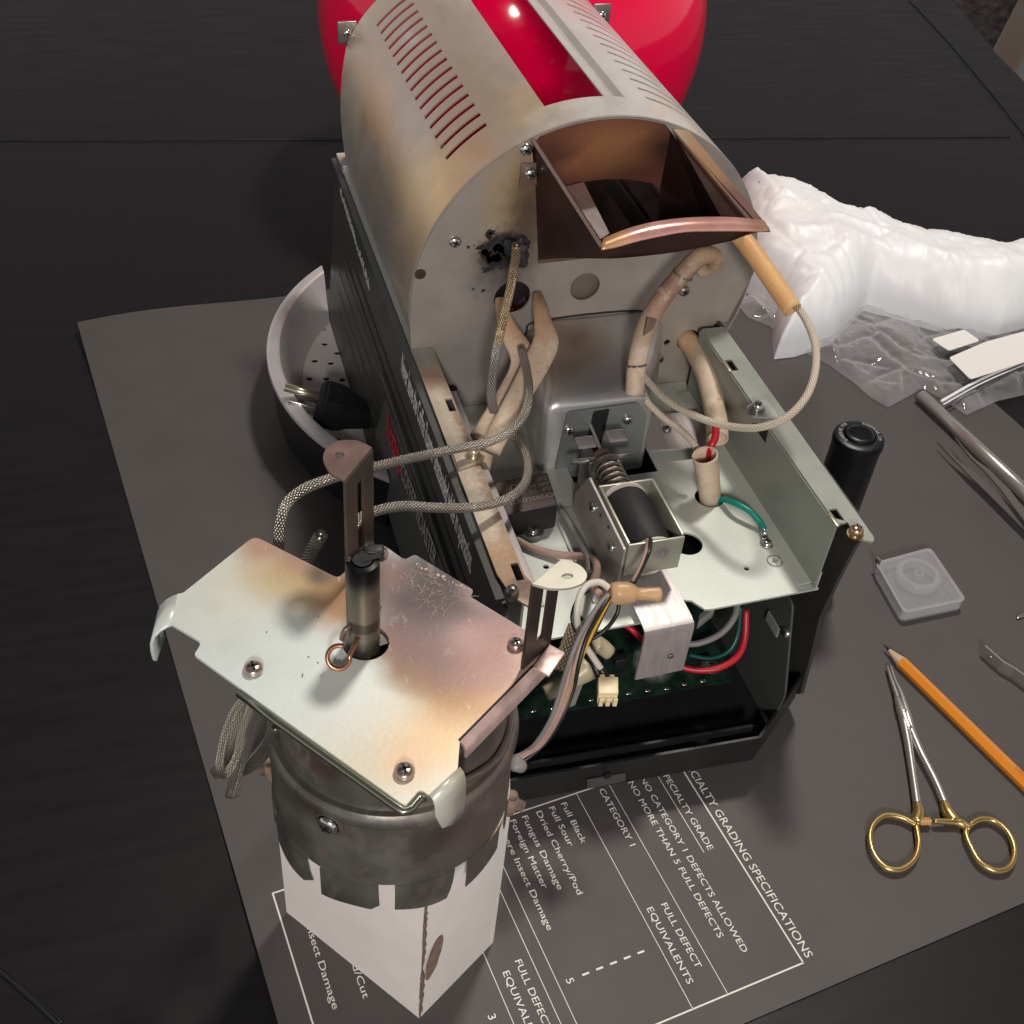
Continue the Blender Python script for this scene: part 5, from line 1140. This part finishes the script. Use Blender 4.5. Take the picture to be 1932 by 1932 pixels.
for c, d, m in ((WB[1], 1, 'lip'), (WB[3], -1, 'kraft')):
    tube('curled_corner', [c.lerp(cen, .03) + Vector((0, 0, HB - .006)), c.lerp(cen, .02) + Vector((0, 0, HB + .001)), c.lerp(cen, .12) + Vector((0, 0, HB + .004))], [.003, .0042, .003], T['kraft'], wb, 12, hollow=.0006)
# ================================================================== heater and fan plate unit on the box
hu = thing('fan_plate_unit', 'heat stained metal plate with slotted brackets and burnt shaft, standing on the white box', 'metal assembly', (.06, .272, HB))
ZP = .200; UC = Vector((.060, .272, 0))
pxs = [(484, 1013, 3), (638, 1091, 2), (704, 1027, 3), (723, 1028, 3), (763, 1056, 1), (783, 1046, 1), (893, 1113, 1), (888, 1126, 1), (990, 1188, 3), (1042, 1219, 3), (1005, 1262, 0), (868, 1391, 1), (862, 1470, 2), (816, 1503, 1), (792, 1489, 1), (772, 1512, 2), (764, 1520, 2), (736, 1500, 1), (448, 1294, 1), (366, 1235, 1), (381, 1212, 2), (323, 1177, 0), (335, 1120, 0), (345, 1119, 1), (471, 1018, 2)]
P2 = []; RD = []
for px, py, r_ in pxs:
    q = Z(px, py, ZP); P2.append((q.x, q.y)); RD.append(r_ * .0012)
sc_ = Z(690, 1212, ZP)
pl = flat2d(rnd(P2, RD, 4), [circ(sc_.x, sc_.y, .0086, 24)], .0012, hz(ZP - .0006), 'top_plate', T['plate'], hu)
zp = lambda px, py: tuple(Z(px, py, ZP))
stain(T['plate'], [
    (zp(740, 1400), .026, .8, (.56, .44, .27), .75), (zp(800, 1370), .013, .8, (.66, .46, .22), .7), (zp(930, 1330), .030, .8, (.66, .45, .26), .7), (zp(440, 1120), .022, .8, (.66, .66, .55), .6),
    (zp(640, 1290), .026, .8, (.66, .72, .70), .75), (zp(650, 1135), .014, .7, (.36, .18, .065), .9), (zp(600, 1100), .011, .7, (.33, .20, .09), .85), (zp(540, 1085), .012, .8, (.52, .42, .22), .7),
    (zp(755, 1205), .011, .6, (.27, .14, .05), .9), (zp(795, 1255), .012, .6, (.30, .16, .06), .9), (zp(855, 1300), .014, .7, (.36, .20, .09), .85), (zp(940, 1320), .012, .7, (.42, .24, .13), .7), (zp(540, 1060), .018, .8, (.56, .38, .18), .6),
    (zp(862, 1172), .031, .40, (.215, .140, .135), .95), (zp(940, 1230), .017, .5, (.34, .20, .175), .8), (zp(800, 1105), .020, .5, (.095, .075, .077), .9), (zp(850, 1100), .012, .6, (.08, .062, .062), .8), (zp(885, 1200), .008, .8, (.40, .26, .24), .6),
    (zp(700, 1080), .013, .6, (.24, .15, .125), .85), (zp(490, 1022), .010, .6, (.44, .27, .20), .9), (zp(575, 1048), .011, .6, (.40, .24, .19), .85), (zp(607, 1085), .0055, .9, (.10, .075, .06), .85), (zp(650, 1120), .008, .8, (.33, .18, .09), .8),  # small dark brown spot beside the bracket is a painted cast shadow
    (zp(1010, 1230), .008, .7, (.55, .36, .30), .8), (zp(920, 1110), .010, .5, (.33, .25, .23), .7), (zp(850, 1500), .006, .8, (.55, .57, .50), .8), (zp(760, 1430), .006, .9, (.70, .45, .32), .5)], 55, .0045)
patina(T['plate'], (.56, .50, .40), 60, .60, .72, .25, (1, 1, 1), 3); patina(T['plate'], (.80, .80, .76), 110, .61, .70, .22, (3, .7, 1), 6); patina(T['plate'], (.30, .24, .2), 600, .64, .7, .12, (1, 1, 1), 2, 2)
# crazed coating by the notch: fine pale cracks in one jointed strip of tiny ridges
V = []; F = []
random.seed(3)
def crack(p, a, n, s):
    for i in range(n):
        q = (p[0] + math.cos(a) * s, p[1] + math.sin(a) * s); w_ = .00005 + .00006 * random.random()
        nx_, ny_ = -math.sin(a) * w_, math.cos(a) * w_; b = len(V)
        V.extend([(p[0] + nx_, p[1] + ny_, ZP + .0002), (p[0] - nx_, p[1] - ny_, ZP + .0002), (q[0] - nx_, q[1] - ny_, ZP + .0002), (q[0] + nx_, q[1] + ny_, ZP + .0002)]); F.append((b, b + 1, b + 2, b + 3))
        p = q; a += random.uniform(-.7, .7)
for k in range(60):
    t = random.random(); s_ = random.random() ** 1.5; q = Z(772 + 100 * t - 26 * s_, 1062 + 60 * t + 40 * s_, ZP); crack((q.x, q.y), random.uniform(0, 6.28), random.randint(3, 8), .0009)
T['flake'] = mat('pale_flaked_coating', (.50, .44, .40), .6)
T['crack'] = mat('fine_crack', (.42, .33, .30), .6)
ck = mk('crazing', V, F, T['crack'], pl); ck['kind'] = 'stuff'
for k in range(26):
    t = random.choice((random.random(), random.uniform(.55, 1))); q = Z(765 + 125 * t, 1052 + 62 * t, ZP + .0002) + Vector((random.uniform(-.001, .0002), random.uniform(-.001, .0002), 0)); s_ = random.uniform(.0002, .0008)
    n = 7; mk('paint_flake', [q + Vector((s_ * random.uniform(.5, 1.5) * math.cos(2 * PI * j / n), s_ * random.uniform(.5, 1.5) * math.sin(2 * PI * j / n), 0)) for j in range(n)], [tuple(range(n))], T['flake'], pl)
for px, py in ((600, 1250), (571, 1272), (570, 1276), (601, 1163), (582, 1239), (640, 1245), (503, 1192)):
    q = Z(px, py, ZP + .0003); mk('soot_speck', [q + Vector((.0003 * math.cos(a), .0003 * math.sin(a), 0)) for a in (0, 1.2, 2.5, 3.8, 5)], [(0, 1, 2, 3, 4)], T['dark'], pl)
# folded edges
T['edge'] = mat('dark_olive_plate_edge', (.30, .31, .25), .22, .9)
def fold(name, pts, m, r=.0016, dz=-.0022):
    return tube(name, [Z(px, py, ZP) + Vector((0, 0, dz)) for px, py in pts], r, m, hu, 12, 0)
fold('folded_front_edge', [(450, 1300), (520, 1352), (600, 1409), (680, 1466), (740, 1509), (762, 1524), (776, 1518), (790, 1500), (802, 1496)], T['edge'])
# right flange hanging under the edge
e0, e1 = Z(864, 1396, ZP), Z(1036, 1222, ZP)
dv = (e1 - e0).normalized(); on_ = Vector((dv.y, -dv.x, 0)); on_ = on_ if on_.x > 0 else -on_
strip('side_flange', [e0 + on_ * .0007 + Vector((0, 0, -.0002)), e0 + on_ * .0026 + Vector((0, 0, -.0014)), e0 + on_ * .0036 + Vector((0, 0, -.0040)), e0 + on_ * .0036 + Vector((0, 0, -.0068))], (e1 - e0) * .99, .0010, T['pink'], hu, smooth=True)
quad2 = lambda name, pts, th, m: quad(name, pts, th, m, hu)
quad2('flange_gap', [e0 + Vector((0, 0, .0001)), e0.lerp(e1, .80) + Vector((0, 0, .0001)), e0.lerp(e1, .80) + on_ * .0011 + Vector((0, 0, .0001)), e0 + on_ * .0011 + Vector((0, 0, .0001))], .0002, T['dark'])
# front corner tab folded down, left ear curled down
ta0, ta1 = Z(809, 1501, ZP), Z(866, 1448, ZP)
dn_ = Vector((.004, -.0075, 0)).normalized()
m_plate_tab = T['plate']
V = []; F = []
for i, (o_, z_) in enumerate(((0, 0), (.0016, -.0008), (.0026, -.003), (.0030, -.008), (.0030, -.0190), (.0028, -.0235))):
    kx = 0 if i < 4 else (.35 if i == 4 else .9)
    a = ta0.lerp(ta1, kx * .7); b = ta1.lerp(ta0, 0)
    V += [a + dn_ * o_ + Vector((0, 0, z_)), b + dn_ * o_ + Vector((0, 0, z_))]
F = [(2 * i, 2 * i + 1, 2 * i + 3, 2 * i + 2) for i in range(5)]
o = mk('corner_tab', V, F, T['plate'], hu, True); o.modifiers.new('t', 'SOLIDIFY').thickness = .0010
la, lb_ = Z(322, 1176, ZP), Z(345, 1120, ZP)
la, lb_ = Z(323, 1178, ZP), Z(336, 1120, ZP)
od = Vector((-.985, -.17, 0))
V = []
for o_, z_ in ((-.0006, -.0002), (.0020, -.0003), (.0048, -.0014), (.0072, -.0036), (.0086, -.0068), (.0090, -.0110), (.0088, -.0160), (.0084, -.0185)):
    c_ = .0012 if z_ < -.016 else 0
    V += [la + od * o_ + Vector((0, c_, z_)), lb_ + od * o_ + Vector((0, -c_ * 2, z_))]
F = [(2 * i, 2 * i + 1, 2 * i + 3, 2 * i + 2) for i in range(7)]; o = mk('curled_ear', V, F, T['plate'], hu, True); o.modifiers.new('t', 'SOLIDIFY').thickness = .0011
# screws on the plate
for px, py, m, r_ in ((478, 1264, 'pinkscr', .0036), (763, 1458, 'pinkscr', .0036), (718, 1046, 'pinkscr', .0031), (973, 1218, 'pinkscr', .0031)):
    if 'pinkscr' not in T: T['pinkscr'] = mat('pinkish_screw', (.52, .42, .38), .26, .9, .05, 300)
    screw(Z(px, py, ZP + .0004), (0, 0, 1), r_, T[m], hu, h=.0026, rot=.9)
# slotted standing brackets
def slotstrap(a, b, ztop, m, mt, tabdir, tablen, hole_at, low=0.0):
    a = Vector(a); b = Vector(b); d = b - a; W_ = d.length; d.normalize(); Hh = ztop - ZP
    f = flat2d(rnd([(0, low), (W_, low), (W_, Hh), (0, Hh)], .0003), [rnd([(W_ * .40, .010 + low), (W_ * .64, .010 + low), (W_ * .64, Hh * .86), (W_ * .40, Hh * .86)], .001)], .0012,
               lambda x, y, t: a + d * x + Vector((0, 0, y)) + Vector((-d.y, d.x, 0)) * t, 'slotted_bracket', m, hu)
    td = Vector(tabdir).normalized(); o_ = a + Vector((0, 0, Hh + .0004)) ; L_ = tablen
    pts = [(0, 0), (W_, 0), (W_, L_ * .45), (W_ * .80, L_ * .85), (W_ * .5, L_), (W_ * .2, L_ * .85), (0, L_ * .45)]
    t = flat2d(rnd(pts, [0, 0, .002, .003, .003, .003, .002], 4), [circ(W_ * hole_at[0], L_ * hole_at[1], .0018, 16)], .0011, lambda x, y, t: o_ + d * x + td * y + Vector((0, 0, t)), 'bracket_tab', mt, hu)
    return f
slotstrap(Z(655, 1100, ZP), Z(703, 1036, ZP), .2515, T['dkbronze'], T['brbr'], (-.66, .75, 0), .0150, (.48, .55))
stain(T['dkbronze'], [(Z(670, 1000, .225), .010, .8, (.14, .09, .065), .7)], 80, .003)
slotstrap(Z(984, 1263, ZP), Z(1036, 1216, ZP), .2440, T['bracketdk'] if 'bracketdk' in T else T.setdefault('bracketdk', mat('dark_brown_bracket', (.060, .046, .040), .36, .6, .1, 300, .2, 60)), T['cream'], (.75, -.52, 0), .0135, (.52, .52))
box('bracket_foot', Z(1005, 1262, ZP + .0006), Z(1036, 1218, ZP) - Z(1005, 1262, ZP), (.0045, -.0052, 0), (0, 0, .0010), T['pink'], hu, .0003)
# burnt shaft with split top, cotter pin
shc = Z(686, 1213, ZP)
T['shaftm'] = mat('burnt_shaft', (.16, .145, .11), .34, .65, .2, 300, .2, 90)
stain(T['shaftm'], [((shc.x, shc.y, .241), .0095, .35, (.008, .008, .009), 1, (1, 1, 1)), ((shc.x, shc.y, .2135), .0062, .25, (.05, .045, .035), .8, (.3, .3, 2.2)), ((shc.x, shc.y, .200), .006, .4, (.05, .05, .04), .8, (.4, .4, 1))], 120, .0015)
lathe('shaft', [(.0060, -.020), (.0060, .0405), (.0056, .0425), (.0040, .0430), (.0036, .0425), (.0034, .030), (0, .030)], (shc.x, shc.y, ZP), (0, 0, 1), T['shaftm'], hu, 32)
mk('split', [(shc.x - .0004, shc.y + .0007, ZP + .0434), (shc.x + .0066, shc.y + .0022, ZP + .0434), (shc.x + .0066, shc.y - .0006, ZP + .0434), (shc.x - .0004, shc.y - .0013, ZP + .0434)], [(0, 1, 2, 3)], T['dark'], hu)
lathe('shaft_mouth', [(.0034, .0001), (0, .0001)], (shc.x, shc.y, ZP + .0431), (0, 0, 1), T['dark'], hu, 24)
box('shaft_lug', (shc.x + .0015, shc.y + .0030, ZP + .0385), (.0062, -.0012, 0), (.0012, .0042, 0), (0, 0, .0050), T['dark2'] if 'dark2' in T else T.setdefault('dark2', mat('sooty_steel', (.03, .028, .027), .5, .3, .4, 400)), hu, .0010)
blob('burnt_tip', (shc.x - .0048, shc.y + .0014, ZP + .0432), .0013, T['dark2'], hu, .4, 300, (1, 1, .6))
T['cotter'] = mat('copper_brown_pin', (.42, .20, .12), .30, .9)
rc = Z(639, 1240, ZP + .006)
tube('cotter_pin', [rc + Vector((.0040 * math.cos(a), .0030 * math.sin(a), .0028 * math.sin(a))) for a in [math.radians(60 + 300 * k / 20) for k in range(21)]] + [Vector((shc.x - .002, shc.y - .004, ZP + .010))], .0009, T['cotter'], hu, 10, 2)
tube('cotter_pin', [Z(645, 1205, ZP + .006), Z(650, 1190, ZP + .012), Vector((shc.x - .005, shc.y - .002, ZP + .013))], .0010, T['brbr'], hu, 10)
tube('cotter_pin', [Vector((shc.x + .004, shc.y + .002, ZP + .012)), Z(709, 1160, ZP + .016), Z(716, 1143, ZP + .019)], .0009, T['cotter'], hu, 10)
tube('cotter_pin', [Vector((shc.x + .004, shc.y + .002, ZP + .008)), Z(706, 1166, ZP + .010), Z(711, 1158, ZP + .011)], .0008, T['brbr'], hu, 10)
# drum under the plate, flange, castellated ring
lathe('motor_drum', [(.0425, .199), (.0435, .197), (.0435, .170), (.0445, .168)], (UC.x, UC.y, 0), (0, 0, 1), T['ring'], hu, 80)
lathe('drum_top', [(.0086, .1985), (.0425, .1985)], (UC.x, UC.y, 0), (0, 0, 1), T['ring'], hu, 60)
lathe('ring_flange', [(.0440, .1690), (.0462, .1690), (.0478, .1675), (.0484, .1650), (.0480, .1630), (.0470, .1620), (.0474, .1250)], (UC.x, UC.y, 0), (0, 0, 1), T['ring'], hu, 96)
stain(T['ring'], [((UC.x + .035, UC.y - .035, .150), .030, .6, (.19, .135, .12), .7), ((UC.x + .045, UC.y - .01, .18), .02, .7, (.30, .24, .22), .6), ((UC.x - .035, UC.y - .035, .185), .012, .6, (.07, .030, .025), .7, (1, 1, 1.5))], 60, .006)
patina(T['ring'], (.26, .22, .20), 60, .54, .66, .55, (1, 1, .5), 3); patina(T['ring'], (.09, .07, .06), 40, .52, .66, .6, (1, 1, .6), 8); patina(T['ring'], (.30, .20, .15), 120, .58, .7, .5, (1, 1, 1), 12)
for i in range(10):
    a0 = math.radians(i * 36 + 7.5); a1 = math.radians(i * 36 + 36); V = []; F = []; k = 8
    for j in range(k + 1):
        a = a0 + (a1 - a0) * j / k; bend = -.0022 if j == k else 0
        for z_, r_ in ((.1251, .0474), (.1150, .0474 + bend * .4), (.1068 + .0010 * math.sin(i * 3 + j * .5), .0474 + bend)): V.append(Vector((UC.x + r_ * math.cos(a), UC.y + r_ * math.sin(a), z_)))
    for j in range(k):
        for q in range(2): F.append((3 * j + q, 3 * j + 3 + q, 3 * j + 4 + q, 3 * j + 1 + q))
    o = mk('ring_tooth', V, F, T['ring'], hu, True); o.modifiers.new('t', 'SOLIDIFY').thickness = .0006
dg = bpy.context.evaluated_depsgraph_get()
for x_ in [c_ for c_ in hu.children if c_.name.startswith('ring_tooth')]:
    me = bpy.data.meshes.new_from_object(x_.evaluated_get(dg)); x_.modifiers.clear(); me.name = 'ring_tooth'; x_.data = me; sharp(x_, 30)
a = math.atan2(Z(633, 1532, .160).y - UC.y, Z(633, 1532, .160).x - UC.x)
ux = Vector((math.cos(a), math.sin(a), 0))
bo = UC + ux * .0468 + Vector((0, 0, .159)); lathe('screw_boss', [(.0062, -.006), (.0060, .001), (.0045, .0012)], bo, ux, T['ring'], hu, 20)
screw(bo + ux * .0012, ux, .0040, T['chrome'], hu, h=.0022)
tube('weld_bead', [UC + Vector((.0452 * math.cos(t), .0452 * math.sin(t), .176 + .004 * math.sin(t * 3))) for t in [math.radians(q) for q in range(-75, 0, 8)]], .0016, T['ring'], hu, 10, rough=.5)
blob('glue_blob', UC + Vector((.0470, -.016, .142)), .0035, T['whitew' if 0 else 'greyw'], hu, .4, 200)
# braided leads of the unit
def ub(name, pts, r, m): return tube(name, [Z(*p) for p in pts], r, T[m], hu, 12)
ub('braided_lead', [(606, 1010, .192), (598, 1022, .186), (588, 1042, .178), (578, 1062, .170), (568, 1085, .160)], .0028, 'braid')
for k, (pts, bm_) in enumerate((
    ([(463, 1312), (440, 1345), (424, 1385), (416, 1425), (414, 1452), (424, 1462), (440, 1440), (455, 1400), (470, 1350)], 'braid'),
    ([(470, 1316), (450, 1352), (438, 1392), (432, 1425), (420, 1440), (403, 1455)], 'braid'),
    ([(478, 1320), (462, 1360), (455, 1400), (448, 1425), (425, 1447), (408, 1462)], 'braid'),
    ([(486, 1326), (476, 1365), (462, 1405), (448, 1450), (436, 1503)], 'braiddk'),
    ([(492, 1330), (484, 1372), (470, 1410), (453, 1452), (444, 1500)], 'braiddk'),
    ([(500, 1340), (496, 1375), (482, 1402), (462, 1425), (446, 1448)], 'braiddk'),
    ([(512, 1352), (508, 1388), (495, 1415), (474, 1440), (455, 1460)], 'braiddk'),
    ([(474, 1330), (456, 1380), (446, 1430), (438, 1470), (432, 1500)], 'braid'),
    ([(520, 1372), (515, 1400), (498, 1428), (470, 1452), (450, 1458)], 'braiddk'))):
    n_ = len(pts); ub('braided_lead', [(px, py, .182 - .045 * j / (n_ - 1) - .002 * (k % 3) + (.03 * max(0, j - 5) / 3 if k == 0 else 0)) for j, (px, py) in enumerate(pts)], .00150, bm_)
